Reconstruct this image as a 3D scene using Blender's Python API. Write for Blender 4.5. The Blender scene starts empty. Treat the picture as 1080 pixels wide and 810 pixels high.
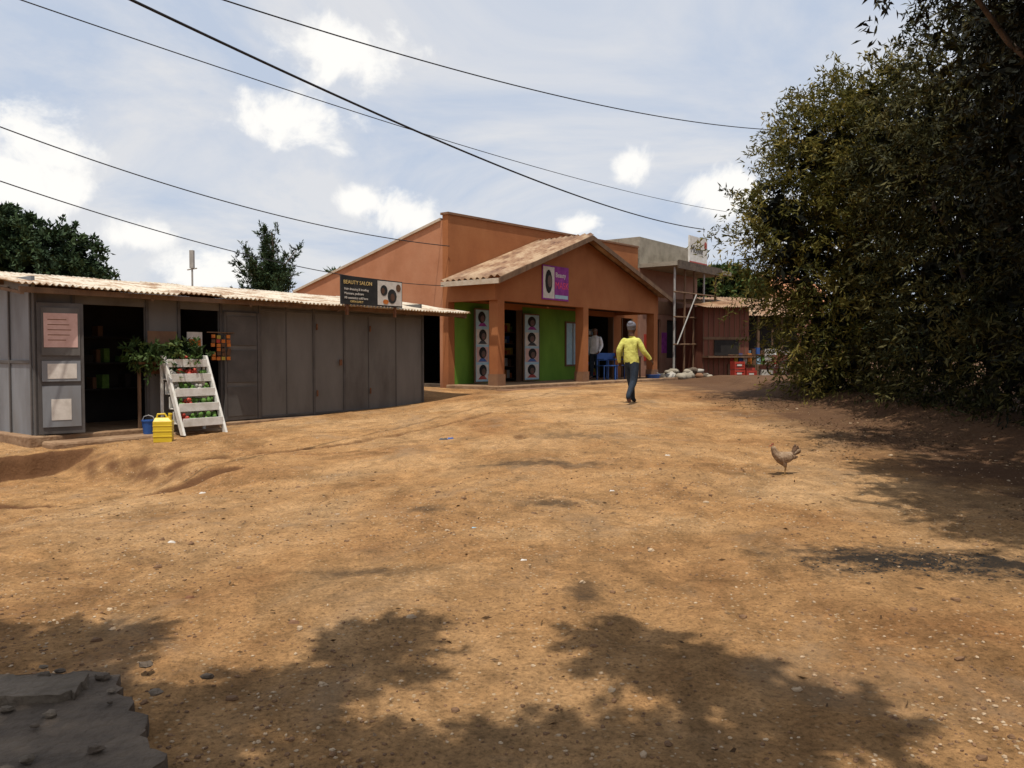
import bpy, bmesh, math, random
import numpy as np
from mathutils import Vector, Matrix
random.seed(7); rng=np.random.default_rng(7)
scene=bpy.context.scene
scene.view_settings.view_transform='Standard'; scene.view_settings.look='None'
scene.view_settings.exposure=0; scene.view_settings.gamma=1
COL=scene.collection

# ---------------------------------------------------------------- noise / ground
def hsh(a,b): 
    v=np.sin(a*127.1+b*311.7)*43758.5453
    return v-np.floor(v)
def vn(x,y):
    xi=np.floor(x); yi=np.floor(y); fx=x-xi; fy=y-yi
    fx=fx*fx*(3-2*fx); fy=fy*fy*(3-2*fy)
    return (hsh(xi,yi)*(1-fx)+hsh(xi+1,yi)*fx)*(1-fy)+(hsh(xi,yi+1)*(1-fx)+hsh(xi+1,yi+1)*fx)*fy
def fbm(x,y,o=4):
    s=0;a=.5;
    for i in range(o):
        s=s+a*vn(x+i*17.3,y+i*9.1); x=x*2.03; y=y*2.03; a*=.5
    return s/(1-.5**o)
def S(v):
    v=np.clip(v,0,1); return v*v*(3-2*v)
def segd(x,y,p,q):
    px,py=p;qx,qy=q; dx=qx-px;dy=qy-py
    t=np.clip(((x-px)*dx+(y-py)*dy)/(dx*dx+dy*dy),0,1)
    return np.hypot(x-px-t*dx,y-py-t*dy)
AX,AY=.605,.796
P0=(-6.95,11.7); Q0=(-1.7,21.5)
RUTS=[([(-7.5,9.6),(-6.2,9.3),(-5.1,8.9),(-4.1,9.4),(-3.4,9.9)],.16,.11),
      ([(-5.1,8.9),(-5.0,8.0),(-4.4,6.8)],.12,.05),
      ([(-4.4,10.3),(-3.3,11.2),(-2.3,12.1),(-1.0,13.8),(0.2,15.6)],.14,.085),
      ([(-1.6,4.2),(-.6,6.2),(0.6,8.8),(1.5,12.0)],.16,.028),
      ([(0.6,4.0),(1.7,6.6),(2.6,9.5),(3.2,13.0)],.16,.028),([(-3.6,5.4),(-2.2,7.4),(-.6,9.6),(.6,12.5)],.16,.04),([(-3.0,8.4),(-1.2,9.6),(.9,12.6)],.14,.035)]
def G(x,y,noise=True):
    x=np.asarray(x,float); y=np.asarray(y,float)
    z=.62*np.clip((y-2)/17,-.2,1)+.003*np.clip(y-19,0,60)
    z=z-.17*S((-x+.3)/3)*S((y-3)/6)*(1-S((y-19)/2))
    t=(x-P0[0])*AX+(y-P0[1])*AY; d=(x-P0[0])*AY-(y-P0[1])*AX
    edge=fbm(x*1.6,y*1.6,3)
    z=z-.32*S((d-.45-.7*edge)/.13)*(1-S((t+.4-edge*.5)/.9))*(1-S((d-1.8)/4.5))
    z=z+.22*S((x-5.6-.6*edge)/1.0)*(1-S((y-26)/4))
    if noise:
        near=np.clip(1-(y-19)/6,.15,1)*np.clip(.3+d/1.5,.1,1)
        z=z+near*(.05*(fbm(x*.35+3,y*.35,3)-.5)+.055*(fbm(x*1.3,y*1.3+5,3)-.5)+.034*(fbm(x*5,y*5,3)-.5)+.016*(fbm(x*14,y*14,2)-.5))
        for pl,w,dep in RUTS:
            dd=None
            for a,b in zip(pl[:-1],pl[1:]):
                q=segd(x,y,a,b); dd=q if dd is None else np.minimum(dd,q)
            dd=dd+(edge-.5)*.25
            z=z-dep*(1-S(dd/w))*(.4+edge)
    return z
def g(x,y): return float(G(x,y))

# ---------------------------------------------------------------- materials
def newmat(name):
    m=bpy.data.materials.new(name); m.use_nodes=True
    nt=m.node_tree; b=nt.nodes['Principled BSDF']; return m,nt,b
def M(name,cols,scale=3,detail=6,rough=.85,bump=.15,bscale=None,metal=0,stretch=(1,1,1),spec=.3,lo=.3,hi=.7,rot=(0,0,0)):
    m,nt,b=newmat(name); N=nt.nodes; L=nt.links
    tc=N.new('ShaderNodeTexCoord'); mp=N.new('ShaderNodeMapping'); mp.inputs['Scale'].default_value=stretch
    mp.inputs['Rotation'].default_value=rot
    L.new(tc.outputs['Object'],mp.inputs['Vector'])
    no=N.new('ShaderNodeTexNoise'); no.inputs['Scale'].default_value=scale; no.inputs['Detail'].default_value=detail
    no.inputs['Roughness'].default_value=.62
    L.new(mp.outputs[0],no.inputs['Vector'])
    r=N.new('ShaderNodeValToRGB'); cr=r.color_ramp
    n=len(cols)
    if n==1: cols=[tuple(c*.85 for c in cols[0]),tuple(c*1.12 for c in cols[0])]; n=2
    cr.elements[0].position=lo; cr.elements[0].color=(*cols[0],1)
    cr.elements[1].position=hi; cr.elements[1].color=(*cols[-1],1)
    for i in range(1,n-1):
        e=cr.elements.new(lo+(hi-lo)*i/(n-1)); e.color=(*cols[i],1)
    L.new(no.outputs['Fac'],r.inputs['Fac']); L.new(r.outputs['Color'],b.inputs['Base Color'])
    b.inputs['Roughness'].default_value=rough; b.inputs['Metallic'].default_value=metal
    b.inputs['Specular IOR Level'].default_value=spec
    if bump>0:
        n2=N.new('ShaderNodeTexNoise'); n2.inputs['Scale'].default_value=bscale or scale*6; n2.inputs['Detail'].default_value=6
        L.new(mp.outputs[0],n2.inputs['Vector'])
        bp=N.new('ShaderNodeBump'); bp.inputs['Strength'].default_value=bump; bp.inputs['Distance'].default_value=.03
        L.new(n2.outputs['Fac'],bp.inputs['Height']); L.new(bp.outputs[0],b.inputs['Normal'])
    return m
def leafmat(name,dark,mid,light,trans=.3):
    m,nt,b=newmat(name); N=nt.nodes; L=nt.links
    at=N.new('ShaderNodeAttribute'); at.attribute_name='v'
    r=N.new('ShaderNodeValToRGB'); cr=r.color_ramp
    cr.elements[0].color=(*dark,1); cr.elements[1].color=(*light,1); cr.elements[1].position=1
    e=cr.elements.new(.55); e.color=(*mid,1)
    L.new(at.outputs['Fac'],r.inputs['Fac']); L.new(r.outputs['Color'],b.inputs['Base Color'])
    b.inputs['Roughness'].default_value=.65; b.inputs['Specular IOR Level'].default_value=.15
    if trans>0:
        tr=N.new('ShaderNodeBsdfTranslucent'); L.new(r.outputs['Color'],tr.inputs['Color'])
        mx=N.new('ShaderNodeMixShader'); mx.inputs[0].default_value=trans
        L.new(b.outputs[0],mx.inputs[1]); L.new(tr.outputs[0],mx.inputs[2])
        L.new(mx.outputs[0],N['Material Output'].inputs['Surface'])
    return m

def stained(name,dark,mid,light,drip=.35):
    # plaster with faint rain streaks and splash-back dirt near the ground
    m,nt,b=newmat(name); N=nt.nodes; L=nt.links
    tc=N.new('ShaderNodeTexCoord')
    def nz(sc,st,det=8):
        mp=N.new('ShaderNodeMapping'); mp.inputs['Scale'].default_value=st; L.new(tc.outputs['Object'],mp.inputs['Vector'])
        n=N.new('ShaderNodeTexNoise'); n.inputs['Scale'].default_value=sc; n.inputs['Detail'].default_value=det; n.inputs['Roughness'].default_value=.62; L.new(mp.outputs[0],n.inputs['Vector']); return n.outputs['Fac']
    r=N.new('ShaderNodeValToRGB'); cr=r.color_ramp; cr.elements[0].position=.3; cr.elements[0].color=(*dark,1); cr.elements[1].position=.7; cr.elements[1].color=(*light,1)
    e=cr.elements.new(.5); e.color=(*mid,1); L.new(nz(1.2,(1,1,.9)),r.inputs['Fac'])
    mr=N.new('ShaderNodeMapRange'); L.new(nz(1.6,(1,1,.22),6),mr.inputs[0]); mr.inputs[1].default_value=.54; mr.inputs[2].default_value=.80; mr.inputs[3].default_value=0; mr.inputs[4].default_value=drip
    sp=N.new('ShaderNodeSeparateXYZ'); L.new(tc.outputs['Object'],sp.inputs[0])
    ma=N.new('ShaderNodeMath'); ma.operation='MULTIPLY_ADD'; L.new(nz(3,(1,1,1),5),ma.inputs[0]); ma.inputs[1].default_value=.8; L.new(sp.outputs[2],ma.inputs[2])
    m2=N.new('ShaderNodeMapRange'); L.new(ma.outputs[0],m2.inputs[0]); m2.inputs[1].default_value=1.0; m2.inputs[2].default_value=1.7; m2.inputs[3].default_value=.5; m2.inputs[4].default_value=0
    mx=N.new('ShaderNodeMath'); mx.operation='MAXIMUM'; L.new(mr.outputs[0],mx.inputs[0]); L.new(m2.outputs[0],mx.inputs[1])
    x=N.new('ShaderNodeMix'); x.data_type='RGBA'; L.new(mx.outputs[0],x.inputs[0]); L.new(r.outputs[0],x.inputs[6]); x.inputs[7].default_value=(.12,.055,.03,1)
    L.new(x.outputs[2],b.inputs['Base Color']); b.inputs['Roughness'].default_value=.9; b.inputs['Specular IOR Level'].default_value=.2
    bp=N.new('ShaderNodeBump'); bp.inputs['Strength'].default_value=.15; bp.inputs['Distance'].default_value=.02; L.new(nz(16,(1,1,1),6),bp.inputs['Height']); L.new(bp.outputs[0],b.inputs['Normal'])
    return m
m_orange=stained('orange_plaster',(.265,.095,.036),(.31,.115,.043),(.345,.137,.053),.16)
m_orange_l=stained('orange_plaster_pale',(.33,.138,.067),(.39,.172,.09),(.43,.205,.112),.16)  # paler, less saturated orange for the left side wall
m_trim=M('trim_cream',[(.5,.42,.33),(.38,.29,.2)],scale=6)
m_green=M('green_paint',[(.085,.175,.016),(.13,.25,.026)],scale=2,bump=.05,stretch=(1,1,.4))
m_brownp=M('plinth_brown',[(.15,.075,.042),(.22,.115,.06)],scale=4)
m_conc=M('concrete',[(.18,.15,.11),(.27,.235,.18),(.34,.295,.23)],scale=2.2,detail=10,bump=.4,bscale=20)
m_concd=M('concrete_dirty_shaded',[(.055,.040,.028),(.095,.070,.05),(.135,.10,.07)],scale=5,detail=10,bump=1.0,bscale=22)  # dirty concrete, darkened further to carry the foreground slab's shade
m_slab2=M('concrete_broken_top',[(.07,.052,.036),(.12,.092,.065),(.17,.13,.095)],scale=4,detail=10,bump=.9,bscale=22)
m_plinth=M('earthy_plinth',[(.14,.08,.045),(.24,.145,.08),(.30,.20,.12)],scale=3,detail=10,bump=.6,bscale=16)
m_grey=M('grey_sheet_metal',[(.072,.064,.058),(.118,.110,.102),(.145,.135,.125)],scale=1.4,detail=9,rough=.6,bump=.12,bscale=4,stretch=(1,1,.35))
m_greyd=M('grey_metal_frame',[(.055,.05,.048),(.095,.086,.08)],scale=3,rough=.6,bump=.05)
m_blueg=M('blue_grey_sheet',[(.12,.12,.125),(.19,.20,.215),(.15,.14,.13)],scale=1.3,detail=9,rough=.55,bump=.1,bscale=4,stretch=(1,1,.3))
m_zinc=M('zinc_roof_weathered',[(.20,.10,.05),(.36,.25,.16),(.57,.51,.41),(.48,.39,.29)],scale=2.2,detail=8,rough=.55,bump=.05,lo=.33,hi=.64)
m_roofpan=M('zinc_roof_rusted',[(.12,.055,.028),(.25,.14,.075),(.37,.255,.155)],scale=1.8,detail=8,rough=.6,bump=.05,lo=.34,hi=.62)
m_dark=M('dark_interior',[(.010,.008,.007),(.024,.019,.016)],scale=2,bump=0)  # near-black; paints indoor shade on walls, shelves, opening sheets; also tyres and bottles
m_wood=M('weathered_wood',[(.09,.05,.028),(.18,.105,.058)],scale=5,stretch=(1,1,.15),bump=.3)
m_woodd=M('dark_wood',[(.03,.018,.012),(.06,.036,.022)],scale=5,stretch=(1,1,.15),bump=.3)
m_redwood=M('red_brown_boards',[(.09,.03,.02),(.16,.055,.032),(.12,.045,.028)],scale=4,stretch=(1,1,.1),bump=.3)
m_white=M('white_paint',[(.50,.47,.41),(.72,.70,.66)],scale=6,bump=.05)
m_paper=M('paper',[(.46,.42,.37),(.62,.58,.53)],scale=8,bump=.0)
m_pink=M('pink_paper',[(.46,.29,.25),(.58,.39,.35)],scale=8,bump=.0)
m_black=M('black_board',[(.012,.012,.012),(.03,.028,.026)],scale=5,bump=.0,rough=.5)
m_yellow=M('yellow_plastic',[(.52,.36,.02),(.64,.46,.03)],scale=4,rough=.4,bump=.05)
m_blue=M('blue_plastic',[(.02,.06,.22),(.03,.10,.32)],scale=4,rough=.4,bump=.0)
m_red=M('red_plastic',[(.28,.03,.02),(.40,.05,.03)],scale=4,rough=.5,bump=.0)
m_purple=M('purple_print',[(.16,.02,.16),(.30,.05,.28)],scale=6,bump=0)
m_magenta=M('magenta_print',[(.6,.05,.15),(.7,.1,.2)],scale=6,bump=0)
m_skin=M('brown_skin',[(.075,.035,.02),(.11,.055,.032)],scale=10,rough=.5,bump=.02)
m_hair=M('black_hair',[(.008,.007,.006),(.02,.017,.015)],scale=30,bump=.3)
m_sky=M('light_blue_print',[(.26,.42,.52),(.38,.52,.58)],scale=6,bump=0)
m_orangeg=M('orange_packets',[(.35,.08,.02),(.55,.2,.03)],scale=12,bump=.1)
m_veg=M('vegetable_green',[(.05,.12,.02),(.14,.24,.05)],scale=12,bump=.1)
m_tomato=M('tomato_red',[(.30,.03,.02),(.42,.06,.03)],scale=12,rough=.4,bump=0)
m_sack=M('woven_sack',[(.26,.24,.20),(.42,.39,.34)],scale=8,bump=.3)
m_bark=M('bark',[(.05,.035,.025),(.12,.085,.06)],scale=9,stretch=(1,1,.3),bump=.7)
m_steel=M('galvanised_pole',[(.26,.25,.23),(.38,.36,.33)],scale=8,rough=.5,metal=.2,bump=.05)
m_wire=M('cable_black',[(.015,.015,.017),(.03,.03,.033)],scale=8,bump=0)
m_rust=M('rusty_iron',[(.10,.04,.02),(.20,.09,.045)],scale=10,bump=.3)
def dim(n,c): return M(n,[tuple(v*.75 for v in c),c],scale=10,bump=0)
PAL=[dim('pack_red',(.3,.03,.02)),dim('pack_yellow',(.4,.3,.05)),dim('pack_blue',(.03,.08,.25)),dim('pack_white',(.45,.43,.4)),m_orangeg,dim('pack_brown',(.12,.06,.03)),dim('pack_pale',(.25,.35,.4)),m_veg,m_paper,m_brownp]

def brickmat():
    m,nt,b=newmat('red_brick'); N=nt.nodes; L=nt.links
    tc=N.new('ShaderNodeTexCoord'); sp=N.new('ShaderNodeSeparateXYZ'); L.new(tc.outputs['Object'],sp.inputs[0])
    ad=N.new('ShaderNodeMath'); ad.operation='ADD'; L.new(sp.outputs[0],ad.inputs[0]); L.new(sp.outputs[1],ad.inputs[1])
    cb=N.new('ShaderNodeCombineXYZ'); L.new(ad.outputs[0],cb.inputs[0]); L.new(sp.outputs[2],cb.inputs[1])
    br=N.new('ShaderNodeTexBrick'); L.new(cb.outputs[0],br.inputs['Vector'])
    br.inputs['Color1'].default_value=(.27,.09,.045,1); br.inputs['Color2'].default_value=(.19,.07,.04,1)
    br.inputs['Mortar'].default_value=(.20,.14,.10,1); br.inputs['Scale'].default_value=1
    br.inputs['Mortar Size'].default_value=.015; br.inputs['Brick Width'].default_value=.24; br.inputs['Row Height'].default_value=.09
    L.new(br.outputs['Color'],b.inputs['Base Color']); b.inputs['Roughness'].default_value=.9
    return m
m_brick=brickmat()

def groundmat():
    m,nt,b=newmat('murram_earth'); N=nt.nodes; L=nt.links
    tc=N.new('ShaderNodeTexCoord'); V=tc.outputs['Object']
    def noise(sc,det=8,ro=.6,st=None,dist=0):
        n=N.new('ShaderNodeTexNoise'); n.inputs['Scale'].default_value=sc; n.inputs['Detail'].default_value=det; n.inputs['Roughness'].default_value=ro; n.inputs['Distortion'].default_value=dist
        if st:
            mp=N.new('ShaderNodeMapping'); mp.inputs['Scale'].default_value=st[0]; mp.inputs['Rotation'].default_value=(0,0,st[1]); L.new(V,mp.inputs['Vector']); L.new(mp.outputs[0],n.inputs['Vector'])
        else: L.new(V,n.inputs['Vector'])
        return n.outputs['Fac']
    def ramp(f,ps):
        r=N.new('ShaderNodeValToRGB'); cr=r.color_ramp
        cr.elements[0].position=ps[0][0]; cr.elements[0].color=(*ps[0][1],1)
        cr.elements[1].position=ps[-1][0]; cr.elements[1].color=(*ps[-1][1],1)
        for p,c in ps[1:-1]:
            e=cr.elements.new(p); e.color=(*c,1)
        L.new(f,r.inputs['Fac']); return r.outputs['Color']
    def mix(f,a,b_,mode='MIX'):
        x=N.new('ShaderNodeMix'); x.data_type='RGBA'; x.blend_type=mode
        if isinstance(f,float): x.inputs[0].default_value=f
        else: L.new(f,x.inputs[0])
        for s,v in ((6,a),(7,b_)):
            if isinstance(v,tuple): x.inputs[s].default_value=(*v,1)
            else: L.new(v,x.inputs[s])
        return x.outputs[2]
    def g1(v): return (v,v,v)
    base=ramp(noise(.42,8,.62,None,.6),[(.34,(.27,.135,.054)),(.48,(.37,.205,.087)),(.66,(.44,.268,.13))])
    streak=ramp(noise(1.5,7,.65,((1.0,.6,1),.5),1.0),[(.36,g1(.74)),(.54,g1(1.06))])
    c=mix(1.0,base,streak,'MULTIPLY')
    mid=ramp(noise(5.5,7,.72),[(.34,g1(.70)),(.66,g1(1.2))]); c=mix(1.0,c,mid,'MULTIPLY')
    fn=noise(42,6,.8)
    fine=ramp(fn,[(.34,g1(.42)),(.47,g1(.94)),(.68,g1(1.34))]); c=mix(1.0,c,fine,'MULTIPLY')
    vo=N.new('ShaderNodeTexVoronoi'); vo.inputs['Scale'].default_value=22; L.new(V,vo.inputs['Vector'])
    pm=ramp(vo.outputs['Distance'],[(.14,g1(1)),(.22,g1(0))])
    gt=noise(1.9,5)
    gate=ramp(gt,[(.46,g1(0)),(.57,g1(.85))])
    f=mix(1.0,pm,gate,'MULTIPLY'); c=mix(f,c,(.50,.37,.23))
    vo2=N.new('ShaderNodeTexVoronoi'); vo2.inputs['Scale'].default_value=15; L.new(V,vo2.inputs['Vector'])
    pm2=ramp(vo2.outputs['Distance'],[(.08,g1(1)),(.16,g1(0))])
    gate2=ramp(gt,[(.43,g1(.85)),(.55,g1(0))])
    f2=mix(1.0,pm2,gate2,'MULTIPLY'); c=mix(f2,c,(.10,.056,.032))
    # greyish worn dust patches
    gp=ramp(noise(.9,6,.65,None,.8),[(.55,g1(0)),(.68,g1(.45))]); c=mix(gp,c,(.27,.19,.12))
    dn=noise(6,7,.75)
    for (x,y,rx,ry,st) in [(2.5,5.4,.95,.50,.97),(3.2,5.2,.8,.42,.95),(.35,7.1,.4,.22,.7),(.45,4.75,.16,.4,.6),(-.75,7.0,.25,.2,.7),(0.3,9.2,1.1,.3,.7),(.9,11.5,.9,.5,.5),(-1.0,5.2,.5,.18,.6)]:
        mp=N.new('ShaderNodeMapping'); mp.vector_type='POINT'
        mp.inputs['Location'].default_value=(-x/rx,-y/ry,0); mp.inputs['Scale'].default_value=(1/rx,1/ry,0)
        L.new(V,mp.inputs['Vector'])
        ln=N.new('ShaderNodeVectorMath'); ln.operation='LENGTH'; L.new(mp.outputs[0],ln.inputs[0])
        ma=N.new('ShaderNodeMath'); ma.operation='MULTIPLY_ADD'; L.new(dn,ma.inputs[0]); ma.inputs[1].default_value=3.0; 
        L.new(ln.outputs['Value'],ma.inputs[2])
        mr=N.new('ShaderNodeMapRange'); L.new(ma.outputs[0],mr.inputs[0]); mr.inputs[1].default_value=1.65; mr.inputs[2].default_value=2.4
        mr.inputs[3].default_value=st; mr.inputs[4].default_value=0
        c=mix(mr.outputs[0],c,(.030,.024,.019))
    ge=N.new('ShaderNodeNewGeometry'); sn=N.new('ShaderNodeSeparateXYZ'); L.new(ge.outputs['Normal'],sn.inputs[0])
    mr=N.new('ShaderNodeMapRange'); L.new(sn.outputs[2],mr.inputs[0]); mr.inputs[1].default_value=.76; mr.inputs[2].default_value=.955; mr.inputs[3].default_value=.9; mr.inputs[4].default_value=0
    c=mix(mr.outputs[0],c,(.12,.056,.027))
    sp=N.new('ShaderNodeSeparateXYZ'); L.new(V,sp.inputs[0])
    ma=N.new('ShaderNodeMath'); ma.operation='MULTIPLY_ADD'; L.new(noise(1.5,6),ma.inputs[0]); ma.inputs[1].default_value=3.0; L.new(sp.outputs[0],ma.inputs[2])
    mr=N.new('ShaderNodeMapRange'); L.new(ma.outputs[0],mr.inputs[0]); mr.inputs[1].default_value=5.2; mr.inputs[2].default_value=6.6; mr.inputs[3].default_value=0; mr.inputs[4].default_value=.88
    c=mix(mr.outputs[0],c,(.085,.045,.027))  # litter-brown earth, with the roadside trees' shade also painted into it
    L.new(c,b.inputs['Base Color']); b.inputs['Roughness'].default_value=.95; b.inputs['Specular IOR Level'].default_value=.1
    b1=N.new('ShaderNodeBump'); b1.inputs['Strength'].default_value=.9; b1.inputs['Distance'].default_value=.05; L.new(noise(9,8,.7),b1.inputs['Height'])
    b2=N.new('ShaderNodeBump'); b2.inputs['Strength'].default_value=.9; b2.inputs['Distance'].default_value=.016; L.new(fn,b2.inputs['Height']); L.new(b1.outputs[0],b2.inputs['Normal'])
    L.new(b2.outputs[0],b.inputs['Normal'])
    return m
m_ground=groundmat()

# ---------------------------------------------------------------- mesh helpers
class Frame:
    def __init__(s,o,a): s.o=o; s.a=a; s.n=(a[1],-a[0])
    def p(s,t,d,z): return Vector((s.o[0]+s.a[0]*t+s.n[0]*d, s.o[1]+s.a[1]*t+s.n[1]*d, z))
    def g(s,t,d): q=s.p(t,d,0); return g(q.x,q.y)
FS=Frame(P0,(AX,AY)); FQ=Frame(Q0,(AX,AY)); FW=Frame((0,0),(1,0))
class MB:
    def __init__(s): s.v=[];s.f=[];s.m=[];s.mats=[]
    def mi(s,mat):
        if mat not in s.mats: s.mats.append(mat)
        return s.mats.index(mat)
    def poly(s,pts,mat):
        k=len(s.v); s.v+= [tuple(p) for p in pts]; s.f.append(tuple(range(k,k+len(pts)))); s.m.append(s.mi(mat)); return s
    def hexa(s,P,mat):
        k=len(s.v); s.v+=[tuple(p) for p in P]; i=s.mi(mat)
        for f in ((0,3,2,1),(4,5,6,7),(0,1,5,4),(1,2,6,5),(2,3,7,6),(3,0,4,7)):
            s.f.append(tuple(k+j for j in f)); s.m.append(i)
        return s
    def box(s,F,t0,t1,d0,d1,z0,z1,mat):
        return s.hexa([F.p(t0,d0,z0),F.p(t1,d0,z0),F.p(t1,d1,z0),F.p(t0,d1,z0),F.p(t0,d0,z1),F.p(t1,d0,z1),F.p(t1,d1,z1),F.p(t0,d1,z1)],mat)
    def prism(s,bot,top,mat):
        k=len(s.v); n=len(bot); s.v+=[tuple(p) for p in bot]+[tuple(p) for p in top]; i=s.mi(mat)
        s.f.append(tuple(range(k+n-1,k-1,-1))); s.m.append(i); s.f.append(tuple(range(k+n,k+2*n))); s.m.append(i)
        for j in range(n):
            s.f.append((k+j,k+(j+1)%n,k+n+(j+1)%n,k+n+j)); s.m.append(i)
        return s
    def tube(s,pts,rad,mat,n=8):
        pts=[Vector(p) for p in pts]
        if not hasattr(rad,'__len__'): rad=[rad]*len(pts)
        k=len(s.v); i=s.mi(mat)
        for j,p in enumerate(pts):
            d=(pts[min(j+1,len(pts)-1)]-pts[max(j-1,0)]).normalized()
            u=d.orthogonal().normalized() if j==0 else (u-d*u.dot(d)).normalized()
            w=d.cross(u)
            for q in range(n):
                an=2*math.pi*q/n; s.v.append(tuple(p+(u*math.cos(an)+w*math.sin(an))*rad[j]))
        for j in range(len(pts)-1):
            for q in range(n):
                a=k+j*n+q; b=k+j*n+(q+1)%n; s.f.append((a,b,b+n,a+n)); s.m.append(i)
        s.f.append(tuple(k+q for q in range(n-1,-1,-1))); s.m.append(i)
        e=k+(len(pts)-1)*n; s.f.append(tuple(e+q for q in range(n))); s.m.append(i)
        return s
    def ball(s,c,r,mat,n=8,m=5,jit=0):
        if not hasattr(r,'__len__'): r=(r,r,r)
        k=len(s.v); i=s.mi(mat); c=Vector(c)
        s.v.append(tuple(c+Vector((0,0,-r[2]))))
        for a in range(1,m):
            th=math.pi*a/m-math.pi/2
            for b in range(n):
                ph=2*math.pi*b/n; j=1+random.uniform(-jit,jit)
                s.v.append(tuple(c+Vector((r[0]*math.cos(th)*math.cos(ph),r[1]*math.cos(th)*math.sin(ph),r[2]*math.sin(th)))*j))
        s.v.append(tuple(c+Vector((0,0,r[2])))); top=len(s.v)-1
        for b in range(n):
            s.f.append((k,k+1+(b+1)%n,k+1+b)); s.m.append(i)
            s.f.append((top,k+1+(m-2)*n+b,k+1+(m-2)*n+(b+1)%n)); s.m.append(i)
        for a in range(m-2):
            for b in range(n):
                p=k+1+a*n+b; q=k+1+a*n+(b+1)%n; s.f.append((p,q,q+n,p+n)); s.m.append(i)
        return s
    def disc(s,F,t,d,z,rt,rz,mat,n=14):
        return s.poly([F.p(t+rt*math.cos(2*math.pi*q/n),d,z+rz*math.sin(2*math.pi*q/n)) for q in range(n)],mat)
    def obj(s,name,bevel=0,smooth=False):
        me=bpy.data.meshes.new(name); me.from_pydata(s.v,[],s.f)
        for m in s.mats: me.materials.append(m)
        me.polygons.foreach_set('material_index',s.m)
        if smooth: me.polygons.foreach_set('use_smooth',[True]*len(s.f))
        me.update(); o=bpy.data.objects.new(name,me); COL.objects.link(o)
        if bevel:
            b=o.modifiers.new('bevel','BEVEL'); b.width=bevel; b.segments=2; b.limit_method='ANGLE'
        return o
def group(name,objs):
    mn=Vector((1e9,)*3); mx=Vector((-1e9,)*3)
    for o in objs:
        for c in o.bound_box:
            w=o.matrix_basis@Vector(c)
            for i in range(3): mn[i]=min(mn[i],w[i]); mx[i]=max(mx[i],w[i])
    c=(mn+mx)/2
    e=bpy.data.objects.new(name,None); e.location=c; e.empty_display_size=.2; COL.objects.link(e)
    for o in objs:
        o.parent=e; o.matrix_parent_inverse=Matrix.Translation(-c)
    return e
def corrug(name,p,u,v,mat,pitch=.09,amp=.018,rows=4,jit=.006):
    p=Vector(p);u=Vector(u);v=Vector(v); nrm=u.cross(v).normalized()
    if nrm.z<0: nrm=-nrm
    n=int(u.length/pitch*6); vs=[];fs=[]
    sheet=[random.uniform(-.018,.018) for _ in range(200)]
    for r in range(rows+1):
        for i in range(n+1):
            x=i/n; lenx=x*u.length
            h=amp*math.sin(2*math.pi*lenx/pitch)+random.uniform(-jit,jit)*.3+sheet[int(lenx/.8)+r//2*60%140]
            ex=v.normalized()*(sheet[int(lenx/.8)]*4 if r==rows or r==0 else 0)
            vs.append(p+u*x+v*(r/rows)+nrm*h+ex)
    for r in range(rows):
        for i in range(n):
            a=r*(n+1)+i; fs.append((a,a+1,a+n+2,a+n+1))
    me=bpy.data.meshes.new(name); me.from_pydata([tuple(q) for q in vs],[],fs); me.materials.append(mat)
    me.polygons.foreach_set('use_smooth',[True]*len(fs)); me.update()
    o=bpy.data.objects.new(name,me); COL.objects.link(o); 
    s=o.modifiers.new('s','SOLIDIFY'); s.thickness=.006
    return o
def text(name,body,F,t,d,z,size,mat,ext=.004,align='LEFT'):
    cu=bpy.data.curves.new(name,'FONT'); cu.body=body; cu.size=size; cu.extrude=ext; cu.align_x=align
    cu.materials.append(mat)
    o=bpy.data.objects.new(name,cu); COL.objects.link(o)
    q=F.p(t,d,z)
    o.matrix_basis=Matrix(((F.a[0],0,F.n[0],q.x),(F.a[1],0,F.n[1],q.y),(0,1,0,q.z),(0,0,0,1)))
    return o

# ---------------------------------------------------------------- ground
def axis(lo,hi,st,far0,far1,gr=1.12):
    a=list(np.arange(lo,hi,st)); s=st; x=hi
    while x<far1: a.append(x); s*=gr; x+=s
    a.append(far1); s=st; x=lo-st; b=[]
    while x>far0: b.append(x); s*=gr; x-=s
    b.append(far0); return np.array(b[::-1]+a)
xs=axis(-7.6,7,.035,-500,500); ys=axis(2.2,15,.035,-40,900,1.05)
X,Y=np.meshgrid(xs,ys); Z=G(X,Y)
nx,ny=len(xs),len(ys)
me=bpy.data.meshes.new('ground'); me.vertices.add(nx*ny)
me.vertices.foreach_set('co',np.stack([X,Y,Z],-1).astype(np.float32).ravel())
I=(np.arange(ny-1)[:,None]*nx+np.arange(nx-1)[None,:]).ravel()
Q=np.stack([I,I+1,I+nx+1,I+nx],-1)
me.loops.add(Q.size); me.loops.foreach_set('vertex_index',Q.ravel().astype(np.int32))
me.polygons.add(len(Q)); me.polygons.foreach_set('loop_start',np.arange(0,Q.size,4,dtype=np.int32)); me.polygons.foreach_set('loop_total',np.full(len(Q),4,dtype=np.int32))
me.update(calc_edges=True); me.validate(); me.materials.append(m_ground)
me.polygons.foreach_set('use_smooth',np.ones(len(Q),dtype=bool))
o=bpy.data.objects.new('ground',me); COL.objects.link(o)

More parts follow.
